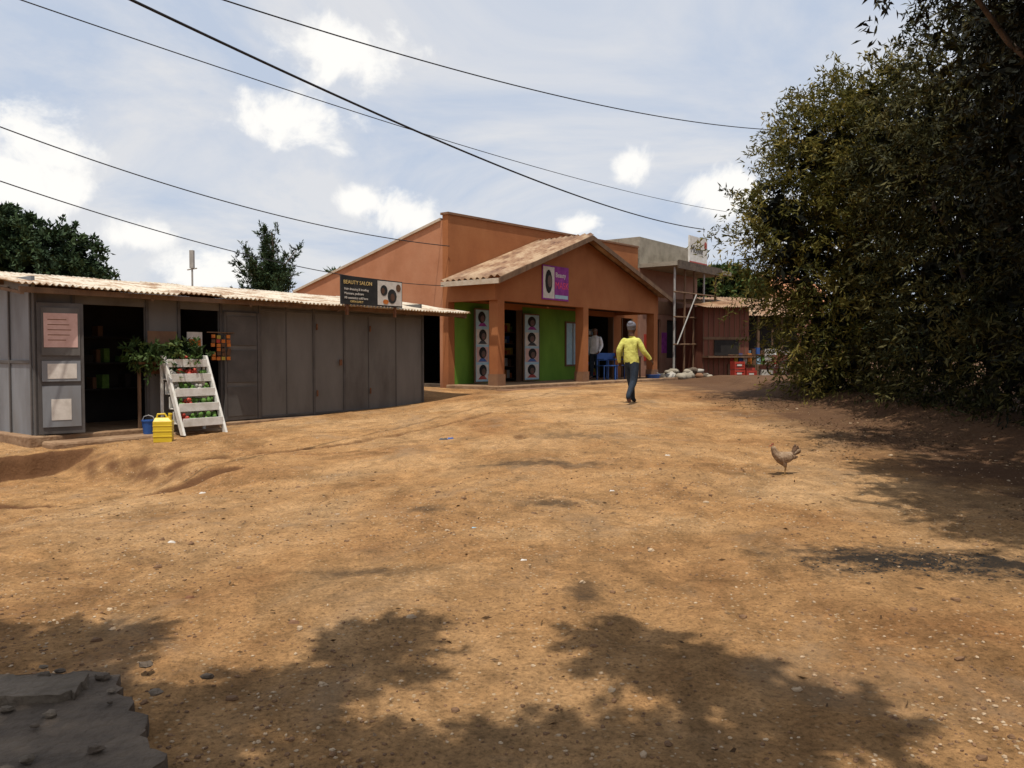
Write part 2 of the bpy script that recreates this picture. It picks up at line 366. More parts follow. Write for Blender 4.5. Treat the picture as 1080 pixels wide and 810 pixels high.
# pebbles
b=MB(); m_st1=M('pebble_pale',[(.30,.20,.12),(.46,.35,.23)],scale=9,bump=.2); m_st2=M('pebble_brown',[(.10,.055,.03),(.22,.12,.06)],scale=9,bump=.2)
N_=17000; py=2.6+14*rng.random(N_)**1.5; px=rng.uniform(-.68,.66,N_)*py
kp=fbm(px*.8,py*.8,3)>rng.uniform(.3,.75,N_); px,py=px[kp],py[kp]; pz=G(px,py)
for x,y,z in zip(px,py,pz):
    s=random.uniform(.003,.010)*(1 if random.random()<.97 else 2.4)
    b.ball((x,y,z+s*.15),(s*random.uniform(.8,1.5),s*random.uniform(.8,1.4),s*.65),random.choice([m_st1,m_st2,m_st2]),n=5,m=4,jit=.25)
b.obj('pebbles')

# ---------------------------------------------------------------- leaves
def leaf_mesh(name,C,D,Ln,Wd,val,mat):
    n=len(C); D=D/np.linalg.norm(D,axis=1,keepdims=True)
    R=rng.normal(size=(n,3)); sd=np.cross(D,R); sd/=np.linalg.norm(sd,axis=1,keepdims=True)+1e-9
    nr=np.cross(D,sd)
    Ln=Ln[:,None]; Wd=Wd[:,None]
    v=np.stack([C, C+D*Ln*.45+sd*Wd*.5+nr*Ln*.05, C+D*Ln-nr*Ln*.08, C+D*Ln*.45-sd*Wd*.5+nr*Ln*.05],1)
    me=bpy.data.meshes.new(name); me.vertices.add(4*n); me.vertices.foreach_set('co',v.astype(np.float32).ravel())
    me.loops.add(4*n); me.loops.foreach_set('vertex_index',np.arange(4*n,dtype=np.int32))
    me.polygons.add(n); me.polygons.foreach_set('loop_start',np.arange(0,4*n,4,dtype=np.int32)); me.polygons.foreach_set('loop_total',np.full(n,4,dtype=np.int32))
    me.update(calc_edges=True)
    a=me.attributes.new('v','FLOAT','FACE'); a.data.foreach_set('value',np.clip(val,0,1).astype(np.float32))
    me.materials.append(mat); o=bpy.data.objects.new(name,me); COL.objects.link(o); return o
def blob_points(blobs,n,r0,r1,gap=.0,cs=1.3):
    W=np.array([b[3]*b[4]+b[4]*b[5]+b[3]*b[5] for b in blobs]); W/=W.sum()
    idx=rng.choice(len(blobs),size=n,p=W); B=np.array(blobs)[idx]
    d=rng.normal(size=(n,3)); d/=np.linalg.norm(d,axis=1,keepdims=True)
    r=rng.uniform(r0,r1,size=(n,1))
    P=B[:,:3]+d*B[:,3:6]*r
    k=fbm(P[:,0]*cs+P[:,2]*cs*.7+7,P[:,1]*cs-P[:,2]*cs*.9,3)
    keep=k>gap
    return P[keep],d[keep],k[keep]
def sprays(name,blobs,n,K,twig,leafL,leafW,mat,up=.5,droop=.5,gap=.42,r0=.7,r1=1.03,spread=.8,cs=1.3):
    P,d,k=blob_points(blobs,n,r0,r1,gap,cs); m=len(P)
    kk=(P[:,2]>.4)|(rng.random(m)<.5); P,d,k=P[kk],d[kk],k[kk]; m=len(P)
    D=d*1.0+rng.normal(size=(m,3))*.45; D[:,2]+=up; D/=np.linalg.norm(D,axis=1,keepdims=True)
    T=rng.uniform(.5,1.4,size=m)*twig
    s=rng.uniform(0,1,size=(m,K)); 
    C=P[:,None,:]+D[:,None,:]*(s*T[:,None])[:,:,None]
    C[:,:,2]-=droop*(s**2)*T[:,None]
    C+=rng.normal(size=C.shape)*twig*.06
    LD=D[:,None,:]*.7+rng.normal(size=(m,K,3))*spread; LD[:,:,2]-=droop*s*1.2
    bv=rng.normal(size=m)*.17
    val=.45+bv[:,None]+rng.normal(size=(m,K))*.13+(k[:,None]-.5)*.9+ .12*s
    return leaf_mesh(name,C.reshape(-1,3),LD.reshape(-1,3),leafL*rng.uniform(.6,1.35,size=m*K),leafW*rng.uniform(.7,1.3,size=m*K),val.ravel(),mat)
def fill(name,blobs,n,L,W,mat,gap=.3,val=.15,r1=.8):  # low ramp value paints crown-interior shade into the inner leaves
    P,d,k=blob_points(blobs,n,.05,r1,gap)
    return leaf_mesh(name,P,rng.normal(size=P.shape),L*rng.uniform(.6,1.3,size=len(P)),W*rng.uniform(.7,1.3,size=len(P)),val+rng.normal(size=len(P))*.1,mat)
def limb(b,p,q,r0,r1,seg=6,wob=.15,n=7):
    p=Vector(p);q=Vector(q); L=(q-p).length; pts=[];rs=[]
    for i in range(seg+1):
        f=i/seg; w=Vector((random.uniform(-1,1),random.uniform(-1,1),random.uniform(-.4,.4)))*wob*L/seg*(0 if i in(0,seg) else 1)
        pts.append(p.lerp(q,f)+w+Vector((0,0,.06*L*math.sin(f*math.pi)))); rs.append(r0+(r1-r0)*f)
    b.tube(pts,rs,m_bark,n)
m_leafH=leafmat('hedge_leaf_lit',(.020,.025,.006),(.092,.085,.016),(.26,.205,.05),.3)  # left tree: sunlit olive put into the leaf colour
m_leafM=leafmat('hedge_leaf_half_shade',(.010,.013,.004),(.034,.034,.010),(.10,.085,.024),.15)  # darker copy with half shade put into the leaf colour
m_leafD=leafmat('hedge_leaf_shade',(.006,.007,.003),(.014,.0145,.006),(.035,.033,.012),.0)  # darkest copy: deep shade of near trees and crown interiors painted in
m_leafT=leafmat('broad_leaf',(.018,.035,.010),(.045,.075,.02),(.10,.13,.035),.2)
m_leafC=leafmat('conifer_leaf',(.010,.022,.010),(.025,.045,.018),(.05,.078,.03),.0)

T1=[(7.7,17.2,3.0,2.0,2.3,3.0),(7.1,17.2,5.6,1.4,1.6,1.6),(6.35,17,5.75,.85,.95,.85),(5.55,17,4.35,.9,1.1,.85),(6.1,17,3.6,1.0,1.2,1.0),(6.9,17,2.2,.8,1.2,1.2),(7.5,17,6.7,.85,1.0,.75),(7.0,17.4,1.2,.55,1.0,.8),(8.6,16.5,5.6,1.7,1.8,1.8)]
T2=[(8.2,13.2,3.0,1.85,2.6,3.2),(7.8,12.6,5.6,1.55,1.9,1.8),(7.6,14.3,2.2,.95,1.6,1.9),(7.6,11.6,1.6,.85,1.5,1.4),(8.4,13.5,6.8,1.7,2.0,1.3),(7.1,14.5,5.0,.9,1.1,1.2)]
T3=[(8.3,9.2,3.2,1.8,2.6,3.2),(7.6,9.3,6.0,1.9,2.1,1.5),(6.4,9.2,6.4,1.4,1.5,1.1),(5.2,9.3,6.35,.8,.9,.65),(4.5,9.3,6.2,.4,.5,.35),(7.4,8.5,1.7,.9,1.9,1.6),(6.9,10.3,4.6,.8,1.2,1.4),(7.5,6.0,3.0,1.3,2.2,2.9)]
T4=[(5.6,6.0,6.6,1.7,2.0,.7),(5.2,4.2,6.5,1.3,1.4,.6),(7.2,4.0,6.2,1.8,2.0,1.0),(3.95,4.9,6.5,.75,1.0,.45),(3.8,3.8,6.5,.45,.5,.35),(4.3,6.4,6.8,.7,.9,.4)]
def tree(name,blobs,base,nspr,K,mat,twig,lL,lW,nfill,trunk=.14,up=.5,droop=.5,gap=.4,fl=.34,fw=.12,limbs=None,fmat=None,extra=None,lr=.5,r0=.7):
    o1=sprays('foliage',blobs,nspr,K,twig,lL,lW,mat,up=up,droop=droop,gap=gap,r0=r0)
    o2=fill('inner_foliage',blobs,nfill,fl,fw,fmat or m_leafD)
    b=MB()
    for bx,by in base:
        z=g(bx,by)-.1
        tg=random.choice(blobs[:3]); top=(bx*.6+tg[0]*.4,by*.6+tg[1]*.4,z+ (tg[2]-z)*.55)
        limb(b,(bx,by,z),top,trunk,trunk*.65)
        for q in (limbs or blobs):
            limb(b,top,(q[0],q[1],q[2]),trunk*lr,trunk*lr*.25,n=5)
    return group(name,[o1,o2,b.obj('trunk',smooth=True)]+(extra or []))
tree('roadside_tree',T1,[(7.6,17.2),(7.2,16.8)],2600,32,m_leafH,.8,.13,.034,4500,trunk=.11)
tree('roadside_tree',T2,[(7.9,13.3),(8.2,12.4)],2200,30,m_leafM,.7,.13,.034,4500,trunk=.13)
ex=sprays('overhead_foliage',T4,2300,30,.45,.15,.045,m_leafD,gap=.27,r0=.2)  # crowns out of view, added to shade the roadside and near leaves
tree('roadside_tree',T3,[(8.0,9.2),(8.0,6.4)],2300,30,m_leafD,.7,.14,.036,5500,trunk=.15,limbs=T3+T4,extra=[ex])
# shade tree behind the viewer: its crown shadows the near road
TN=[(-.80,2.10,5.6,.30,.38,.2),(-1.2,1.55,5.6,.36,.32,.2),(.42,2.10,5.6,.27,.36,.2),(.75,1.7,5.6,.36,.33,.2),(-2.35,2.2,5.6,.45,.28,.2),(-2.9,2.0,5.6,.4,.4,.2),(-2.2,1.6,5.6,.5,.4,.2),(-1.7,1.1,5.6,.5,.4,.2),(-.15,1.15,5.7,.45,.2,.2),(-.7,1.0,5.7,.45,.3,.2),(.5,1.05,5.7,.4,.25,.2),(1.1,1.35,5.7,.25,.25,.2)]
TNb=[(-1.4,0,6,1.3,.7,.5),(.4,-.1,6,1.1,.7,.5),(-.5,-1.7,6.6,2.0,1.4,.9)]
ex=sprays('rear_foliage',TNb,500,30,.4,.13,.055,m_leafT,gap=.36)
tree('shade_tree',TN,[(-1.2,-2.6)],900,34,m_leafT,.2,.09,.04,2200,trunk=.2,gap=.25,fl=.13,fw=.07,lr=.16,r0=.1,extra=[ex],fmat=m_leafT)
# distant trees
TL=[(-25.4,42,5.8,2.2,3,2.4),(-23.6,42,6.0,2.0,2.4,2.2),(-22.6,42,5.0,1.3,2,1.5),(-26.8,42,6.8,2.2,2.4,1.8),(-24.6,41.5,7.5,1.5,1.6,1.0),(-26.3,41.5,8.1,1.5,1.6,.9)]
tree('broadleaf_tree',TL,[(-25,42)],1700,28,m_leafC,.7,.26,.13,4000,trunk=.4,fl=.6,fw=.3,gap=.42,fmat=m_leafC,up=.3)
TM=[(11.9,46,5.6,1.3,1.2,.8),(13.2,46,5.2,1.2,1.2,.9),(10.9,46,5.0,.9,.9,.9)]
tree('broadleaf_tree',TM,[(12,46)],400,24,m_leafT,.6,.3,.18,1200,trunk=.2,fl=.5,fw=.3,gap=.4,up=.3)
# conifer: outward-and-upward curving leaders with needle tufts
blobs=[];tb=MB(); CX=-10.4
for i in range(34):
    a=random.uniform(0,6.28); z0=random.uniform(2.0,4.9); out=random.uniform(.9,2.3)*(1-(z0-2.2)/8); h=random.uniform(.9,2.0)
    if i<3: out=.35; h=2.2; z0=4.6
    n=7; last=(CX,35,z0)
    for k in range(1,n+1):
        s=k/n; p=(CX+math.cos(a)*out*s**.7,35+math.sin(a)*out*s**.7,z0+h*s**1.4); r=.24*(1-s*.72)
        blobs.append((*p,r,r,.2)); 
    limb(tb,last,p,.05,.012,n=5,wob=.05)
limb(tb,(CX,35,.5),(CX,35,6.8),.2,.03,wob=.05)
c1=sprays('needle_foliage',blobs,3400,11,.24,.17,.045,m_leafC,up=1.0,droop=-.2,gap=.25,r0=.1,spread=.45)
group('conifer_tree',[c1,tb.obj('trunk')])
b=MB(); limb(b,(-6.7,31,.6),(-6.7,31,4.3),.1,.07)
C=[];D=[]
for i in range(26):
    a=random.uniform(0,6.28); e=random.uniform(-.2,1.2)
    for s in np.linspace(0,1,16):
        p=Vector((-6.7+math.cos(a)*math.cos(e)*s*.75,31+math.sin(a)*math.cos(e)*s*.75,4.3+math.sin(e)*s*.8-.25*s*s))
        for q in (-1,1): C.append(p); D.append((math.cos(a+q*.8)*.7,math.sin(a+q*.8)*.7,math.sin(e)-.2))
pl=leaf_mesh('fronds',np.array([tuple(c) for c in C]),np.array(D),np.full(len(C),.28),np.full(len(C),.05),rng.uniform(.2,.8,len(C)),m_leafT)
group('palm_tree',[b.obj('trunk'),pl])
DB=[(x,random.uniform(120,150),random.uniform(1,3),random.uniform(6,10),4,random.uniform(2.5,4)) for x in np.arange(-150,160,8)]
o1=sprays('crowns',DB,2600,20,2.2,1.3,.9,m_leafC,gap=.3); o2=fill('inner',DB,5000,3,2,m_leafC)
group('distant_trees',[o1,o2])
n=9000; lx=rng.uniform(4.0,7.4,n); ly=rng.uniform(4,18,n); kk=(fbm(lx*1.2,ly*1.2,3)+(lx-5.5)*.12>.45); lx,ly=lx[kk],ly[kk]
dd=rng.normal(size=(len(lx),3)); dd[:,2]*=.12
m_lit=leafmat('dry_leaf',(.05,.028,.014),(.12,.068,.032),(.22,.14,.07),.0)
leaf_mesh('leaf_litter',np.stack([lx,ly,G(lx,ly)+.01],-1),dd,rng.uniform(.02,.06,len(lx)),rng.uniform(.006,.02,len(lx)),rng.uniform(0,1,len(lx)),m_lit)
n=300; ly=2.8+9*rng.random(n); lx=rng.uniform(-.6,.55,n)*ly; dd=rng.normal(size=(n,3)); dd[:,2]*=.15
leaf_mesh('fallen_leaves',np.stack([lx,ly,G(lx,ly)+.01],-1),dd,rng.uniform(.02,.07,n),rng.uniform(.008,.02,n),rng.uniform(0,1,n),m_lit)

# ---------------------------------------------------------------- metal shop shed (left)
zf=.33; zt=2.44; parts=[]
b=MB()
b.box(FS,-.15,8.3,-2.3,.16,-.1,zf,m_plinth)
parts.append(b.obj('concrete_floor',bevel=.02))
b=MB(); OP=[(.55,1.68),(2.25,3.02)]
segs=[(0,.55),(1.68,2.25),(3.02,8.18)]
for a,c in segs: b.box(FS,a,c,-.05,0,zf,zt,m_grey)
for a,c in OP: b.box(FS,a,c,-.05,0,2.28,zt,m_grey)
b.box(FS,0,.05,-2.2,-.05,zf,zt+.22,m_blueg)
b.box(FS,8.13,8.18,-2.2,-.05,zf,zt+.22,m_grey)
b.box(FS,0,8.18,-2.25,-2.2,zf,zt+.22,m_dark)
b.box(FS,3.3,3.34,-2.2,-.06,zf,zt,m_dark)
parts.append(b.obj('walls'))
b=MB()
for t in (0,.53,1.68,2.23,3.02,3.82,5.05,5.82,8.12): b.box(FS,t,t+.05,0,.022,zf,zt,m_greyd)
for t in (4.42,6.5,7.3): b.box(FS,t,t+.02,0,.010,zf,zt,m_greyd)
for t0,t1 in ((3.87,5.05),(5.1,5.82),(5.87,8.12)):
    b.box(FS,t0+.004,t1-.004,.0,.018,zt-.12,zt-.07,m_greyd)
    b.box(FS,t0+.004,t1-.004,.0,.018,zf+.02,zf+.06,m_greyd)
b.box(FS,5.70,5.76,.02,.05,1.3,1.42,m_rust)
for t in (5.12,6.52): 
    for z in (.7,2.0): b.box(FS,t,t+.03,.02,.045,z,z+.12,m_rust)
for d in (-.06,-.8,-1.5): b.box(FS,-.025,0,d-.04,d,zf,zt+.1,m_greyd)
b.box(FS,-.02,0,-2.2,-.1,1.38,1.43,m_greyd)
parts.append(b.obj('frame_ribs',bevel=.004))
ang=math.radians(-16); fa=(AX*math.cos(ang)-AY*math.sin(ang),AX*math.sin(ang)+AY*math.cos(ang))
q=FS.p(.02,.06,0); FD=Frame((q.x,q.y),fa)
b=MB(); b.box(FD,0,.6,0,.03,zf+.02,2.27,m_greyd)
b.box(FD,.05,.55,.03,.045,.45,1.05,m_blueg); b.box(FD,.05,.55,.03,.045,1.12,1.42,m_blueg); b.box(FD,.05,.55,.03,.045,1.5,2.2,m_grey)
b.box(FD,.08,.52,.046,.05,1.62,2.12,m_pink); b.box(FD,.12,.5,.046,.05,1.16,1.38,m_paper); b.box(FD,.16,.42,.046,.05,.55,.86,m_paper)
for i in range(5): b.box(FD,.13,.30+random.uniform(.05,.17),.0501,.052,1.72+i*.075,1.732+i*.075,m_brownp)
parts.append(b.obj('door_leaf',bevel=.003))
b=MB(); b.box(FS,3.07,3.8,.01,.05,zf+.02,2.27,m_grey); 
for z0,z1 in ((.42,.95),(1.02,1.6),(1.68,2.2)): b.box(FS,3.13,3.74,.05,.062,z0,z1,m_greyd)
b.box(FS,3.07,3.12,.05,.07,zf+.02,2.27,m_greyd); b.box(FS,3.75,3.8,.05,.07,zf+.02,2.27,m_greyd)
parts.append(b.obj('door_leaf_2',bevel=.004))
b=MB()
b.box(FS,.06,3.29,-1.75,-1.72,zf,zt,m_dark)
for z in (.9,1.35,1.8):
    b.box(FS,.4,3.25,-1.70,-1.4,z,z+.03,m_dark)
    t=.45
    while t<3.1:
        w=random.uniform(.06,.16); 
        if random.random()<.35: b.box(FS,t,t+w*.9,-1.68,-1.45,z+.031,z+.031+random.uniform(.08,.25),random.choice([m_woodd,m_dark,PAL[5],PAL[7]]))
        t+=w+random.uniform(0,.1)
b.box(FS,2.3,3.0,-.55,-.15,zf,1.15,m_woodd)
for i in range(4):
    for j in range(6):
        t=2.80+i*.1+random.uniform(-.01,.01); z=1.42+j*.075+random.uniform(-.008,.008)
        if random.random()<.85: b.box(FS,t,t+.07,.075+random.uniform(0,.02),.10,z,z+.06,random.choice([m_orangeg,m_orangeg,m_red,PAL[1],PAL[5]]))
b.tube([FS.p(2.72,.09,1.9),FS.p(3.25,.09,1.9)],.012,m_wood,5)
b.box(FS,2.42,2.7,-.04,-.02,1.6,1.9,m_paper); b.box(FS,2.45,2.67,-.02,-.015,1.66,1.78,m_orangeg)
b.box(FS,1.7,2.2,.026,.03,1.55,1.9,m_brownp); b.box(FS,1.75,1.95,.026,.032,1.2,1.45,m_rust)
parts.append(b.obj('shop_stock'))
rf=corrug('corrugated_roof',FS.p(-.35,.42,2.5),FS.p(9.35,.42,2.5)-FS.p(-.35,.42,2.5),FS.p(0,-2.45,2.91)-FS.p(0,.42,2.5),m_zinc)
parts.append(rf)
b=MB()
for d,z in ((.33,2.44),(-1,2.63),(-2.3,2.81)): b.box(FS,-.3,9.3,d-.05,d,z-.05,z+.03,m_wood)
for t in (-.3,1.6,3.4,5.4,7.3,9.2): b.hexa([FS.p(t,.34,2.36),FS.p(t+.05,.34,2.36),FS.p(t+.05,-2.3,2.72),FS.p(t,-2.3,2.72),FS.p(t,.34,2.4),FS.p(t+.05,.34,2.4),FS.p(t+.05,-2.3,2.77),FS.p(t,-2.3,2.77)],m_wood)
parts.append(b.obj('roof_timbers'))
group('metal_shop_shed',parts)
b=MB(); b.box(FS,.0,8.9,.16,.55,-.1,.26,m_plinth); b.obj('concrete_step',bevel=.04)

# signboard above eave
b=MB()
tl=[FS.p(5.32,.5,2.50),FS.p(6.98,.5,2.50),FS.p(6.98,.53,2.50),FS.p(5.32,.53,2.50),FS.p(5.32,.5,3.06),FS.p(6.98,.5,3.04),FS.p(6.98,.53,3.04),FS.p(5.32,.53,3.06)]
b.hexa(tl,m_black)
for t in (5.5,6.8): b.box(FS,t,t+.04,.44,.498,2.3,2.95,m_rust)
b.box(FS,6.28,6.96,.532,.536,2.53,3.02,m_paper)
b.disc(FS,6.45,.540,2.83,.10,.11,m_black);b.disc(FS,6.68,.540,2.72,.13,.15,m_black);b.disc(FS,6.86,.540,2.9,.07,.08,PAL[5])
b.disc(FS,6.42,.542,2.82,.05,.06,m_skin);b.disc(FS,6.69,.542,2.70,.06,.08,m_skin); b.disc(FS,6.5,.540,2.6,.08,.05,m_orangeg)
ob=[b.obj('board')]
m_gold=M('gold_lettering',[(.5,.35,.12),(.6,.45,.2)],scale=5,bump=0)
ob.append(text('lettering','BEAUTY SALON',FS,5.38,.535,2.9,.105,m_gold,.002))
for i,s in enumerate(('Hair dressing & braiding','Manicure, pedicure','All cosmetics sold here')): ob.append(text('lettering','%s'%s,FS,5.4,.535,2.78-i*.085,.065,m_paper,.002))
ob.append(text('lettering','OPEN DAILY',FS,5.55,.535,2.54,.06,m_gold,.002))
group('shop_signboard',ob)

# display stand
b=MB(); zb=.30
def rail(t):
    b.hexa([FS.p(t,.92,zb-.06),FS.p(t+.04,.92,zb-.06),FS.p(t+.04,.82,zb-.06),FS.p(t,.82,zb-.06),FS.p(t,.36,1.5),FS.p(t+.04,.36,1.5),FS.p(t+.04,.26,1.5),FS.p(t,.26,1.5)],m_white)
    b.box(FS,t,t+.04,.24,.28,.26,1.45,m_white)
rail(1.78); rail(2.52)
SH=[]
for i in range(5):
    z=zb+.10+i*.235; d=.86-(z-zb)*.47; SH.append((z,d))
    b.box(FS,1.82,2.52,d-.26,d+.02,z,z+.02,m_white); b.box(FS,1.82,2.52,d+.02,d+.035,z-.03,z+.10,m_white)
    b.box(FS,1.82,2.52,d-.275,d-.26,z,z+.2,m_white)
st=b.obj('stand_frame',bevel=.004)
b=MB()
for z,d in SH:
    t=1.87
    while t<2.48:
        mt=random.choice([m_tomato,m_veg,m_veg,m_veg,m_sack]); 
        for k in range(8): b.ball(FS.p(t+random.uniform(0,.09),d-.11+random.uniform(-.08,.06),z+.05+random.uniform(0,.11)),random.uniform(.025,.045),mt,n=7,m=5)
        t+=.13
vg=b.obj('vegetables',smooth=True)
group('vegetable_stand',[st,vg])
b=MB(); b.box(FS,1.45,2.6,.03,.22,1.36,1.4,m_wood); 
for t in (1.5,2.5): b.box(FS,t,t+.04,.06,.1,zf,1.36,m_wood)
tb=b.obj('table')
q=FS.p(2.0,.2,1.55); GBl=[(q.x+o*AX,q.y+o*AY,1.52+.06*math.sin(o*9),.2,.2,.13) for o in (-.5,-.35,-.1,.15,.35)]
gl=sprays('leaves',GBl,110,16,.22,.11,.04,m_leafT,up=.3,droop=.5,gap=.1,r0=.2)
group('leafy_greens_table',[tb,gl])

def jerry(x,y):
    z=g(x,y)-.01; b=MB(); F=Frame((x,y),(.97,.24))
    b.prism([F.p(t,d,z) for t,d in ((-.13,-.09),(.13,-.09),(.13,.09),(-.13,.09))],[F.p(t,d,z+.31) for t,d in ((-.135,-.095),(.135,-.095),(.135,.095),(-.135,.095))],m_yellow)
    b.prism([F.p(t,d,z+.312) for t,d in ((-.133,-.093),(.133,-.093),(.133,.093),(-.133,.093))],[F.p(t,d,z+.37) for t,d in ((-.11,-.05),(.08,-.05),(.08,.05),(-.11,.05))],m_yellow)
    for k in (.08,.16,.24): b.box(F,-.138,.138,-.098,.098,z+k,z+k+.018,m_yellow)
    b.tube([F.p(-.09,0,z+.36),F.p(-.08,0,z+.42),F.p(.02,0,z+.425),F.p(.06,0,z+.36)],.016,m_yellow,8)
    b.tube([F.p(.09,0,z+.33),F.p(.10,0,z+.41)],.028,m_yellow,10); b.tube([F.p(.10,0,z+.405),F.p(.103,0,z+.435)],.033,m_yellow,10)
    return b.obj('jerrycan',bevel=.014,smooth=False)
jerry(-5.28,12.15)
def bucket(name,c,r,h,mat):
    c=Vector(c); b=MB(); b.tube([c,c+Vector((0,0,h*.9)),c+Vector((0,0,h*.92)),c+Vector((0,0,h))],[r*.78,r,r*1.08,r*1.08],mat,16)
    b.tube([c+Vector((-r,0,h*.95)),c+Vector((-r*.7,0,h*1.25)),c+Vector((0,0,h*1.35)),c+Vector((r*.7,0,h*1.25)),c+Vector((r,0,h*.95))],.008,m_steel,6)
    return b.obj(name,smooth=False)
q=FS.p(1.52,.35,.26); bucket('bucket',q,.1,.22,m_blue)
b=MB(); b.tube([(-9.9,25,.6),(-9.9,25,4.55)],.03,m_steel); b.box(FW,-9.96,-9.84,-25.06,-24.94,4.2,4.75,m_steel); b.tube([(-10.05,25,4.15),(-9.75,25,4.2)],.02,m_steel); b.obj('antenna_mast')

# broken slab foreground
b=MB()
def slab(pts,z0,z1,mat):
    n=len(pts); P=[]
    for i in range(n):
        a=Vector(pts[i]);c=Vector(pts[(i+1)%n]); k=max(2,int((c-a).length/.04))
        for j in range(k):
            w=a.lerp(c,j/k); P.append((w.x+random.uniform(-.028,.028),w.y+random.uniform(-.028,.028)))
    bot=[(x+random.uniform(-.01,.03),y,z0) for x,y in P]; top=[(x,y,z1+.05*(float(fbm(np.float64(x*3),np.float64(y*3)))-.5)) for x,y in P]
    b.prism(bot,top,mat)
slab([(-3.9,3.7),(-2.4,3.48),(-1.80,3.55),(-1.45,3.1),(-1.1,2.55),(-1.0,1.9),(-4.2,1.9)],-.15,.09,m_concd)
slab([(-2.9,3.42),(-2.05,3.40),(-1.84,3.45),(-1.78,3.25),(-2.1,3.15),(-2.5,3.2)],.08,.12,m_slab2)
for i in range(40):
    x=random.uniform(-2.6,-1.3); y=random.uniform(2.5,3.6); s=random.uniform(.008,.03); b.ball((x,y,.105),(s*1.3,s,s*.6),random.choice([m_concd,m_slab2]),n=6,m=4,jit=.25)
b.obj('broken_concrete_slab',bevel=.008)

# ---------------------------------------------------------------- orange shop building
parts=[]; zp=.72; H=5.25
OPN=[(2.3,3.3),(6.5,8.7),(9.3,10.1)]
b=MB()
def wall(b,F,t0,t1,d,th,z0,z1,ops,mat):
    cur=t0
    for a,c,oz0,oz1 in ops:
        b.box(F,cur,a,d-th,d,z0,z1,mat)
        if oz0>z0: b.box(F,a,c,d-th,d,z0,oz0,mat)
        b.box(F,a,c,d-th,d,oz1,z1,mat); cur=c
    b.box(F,cur,t1,d-th,d,z0,z1,mat)
wall(b,FQ,0,10.5,0,.2,.2,3.3,[(a,c,zp,2.85) for a,c in OPN],m_orange)
b.hexa([FQ.p(0,-.2,3.3),FQ.p(10.5,-.2,3.3),FQ.p(10.5,0,3.3),FQ.p(0,0,3.3),FQ.p(0,-.2,H),FQ.p(10.5,-.2,H+.22),FQ.p(10.5,0,H+.22),FQ.p(0,0,H)],m_orange)
def zs(s): return H-.08-.262*s
def sidewall(s0,s1,z0):
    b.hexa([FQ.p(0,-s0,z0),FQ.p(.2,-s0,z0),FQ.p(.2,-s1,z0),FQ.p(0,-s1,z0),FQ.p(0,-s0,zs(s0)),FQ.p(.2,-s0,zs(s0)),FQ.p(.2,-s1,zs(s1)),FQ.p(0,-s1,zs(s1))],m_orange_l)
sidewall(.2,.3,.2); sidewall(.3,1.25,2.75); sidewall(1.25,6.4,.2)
b.box(FQ,10.3,10.5,-6.4,-.2,.2,4.4,m_orange); b.box(FQ,0.2,10.3,-6.4,-6.2,.2,3.5,m_orange)
parts.append(b.obj('walls'))
b=MB()
b.hexa([FQ.p(-.04,-.24,H),FQ.p(10.5,-.24,H+.22),FQ.p(10.5,.04,H+.22),FQ.p(-.04,.04,H),FQ.p(-.04,-.24,H+.06),FQ.p(10.5,-.24,H+.28),FQ.p(10.5,.04,H+.28),FQ.p(-.04,.04,H+.06)],m_brownp)
b.hexa([FQ.p(-.05,-.25,zs(.25)),FQ.p(.22,-.25,zs(.25)),FQ.p(.22,-6.5,zs(6.5)),FQ.p(-.05,-6.5,zs(6.5)),FQ.p(-.05,-.25,zs(.25)+.07),FQ.p(.22,-.25,zs(.25)+.07),FQ.p(.22,-6.5,zs(6.5)+.07),FQ.p(-.05,-6.5,zs(6.5)+.07)],m_trim)
parts.append(b.obj('coping'))
parts.append(corrug('main_roof',FQ.p(.22,-.22,zs(.25)-.05),FQ.p(10.4,0,0)-FQ.p(.2,0,0),FQ.p(0,-6.3,-.262*6.3)-FQ.p(0,0,0),m_roofpan,pitch=.15))
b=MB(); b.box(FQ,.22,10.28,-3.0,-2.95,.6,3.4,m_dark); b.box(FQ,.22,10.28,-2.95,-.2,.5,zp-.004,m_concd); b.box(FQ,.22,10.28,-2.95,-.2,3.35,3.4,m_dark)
for t in (4.6,9.0): b.box(FQ,t,t+.1,-2.95,-.2,zp,3.35,m_dark)
for (a,c) in ((2.0,3.8),(6.2,8.9)):
    for z in (.78,1.15,1.5,1.85,2.2):
        b.box(FQ,a,c,-1.0,-.65,z,z+.03,m_wood); t=a+.03
        while t<c-.1:
            w=random.uniform(.07,.16); b.box(FQ,t,t+w*.92,-.95,-.7,z+.031,z+.031+random.uniform(.08,.26),random.choice(PAL)); t+=w+random.uniform(0,.05)
parts.append(b.obj('interior_shelves'))
b=MB()
for a,c in ((.25,2.28),(3.32,6.48)): b.box(FQ,a,c,0,.012,zp,2.95,m_green)
for a,c in OPN:
    for t in (a,c-.05): b.box(FQ,t,t+.05,-.18,.03,zp,2.85,m_wood)
b.box(FQ,5.6,6.45,.012,.05,1.15,2.6,m_wood); b.box(FQ,5.66,6.39,.05,.055,1.21,2.54,m_sky); b.box(FQ,6.0,6.03,.055,.07,1.21,2.54,m_wood)
parts.append(b.obj('painted_panels_and_frames'))
b=MB(); b.box(FQ,-.1,10.6,0,1.85,.2,zp,m_plinth); b.box(FQ,-.3,3.2,1.85,2.2,.2,zp-.08,m_brownp); parts.append(b.obj('porch_floor',bevel=.02))
pd=1.6; EZ=3.5; PK=4.95; LZ=2.92; PT=4.1
b=MB()
for t in (.1,4.2,8.7): b.box(FQ,t,t+.28,pd-.28,pd,zp,LZ,m_orange)
for t in (.1,4.2,8.7): b.box(FQ,t-.02,t+.30,pd-.30,pd+.02,zp,zp+.3,m_brownp)
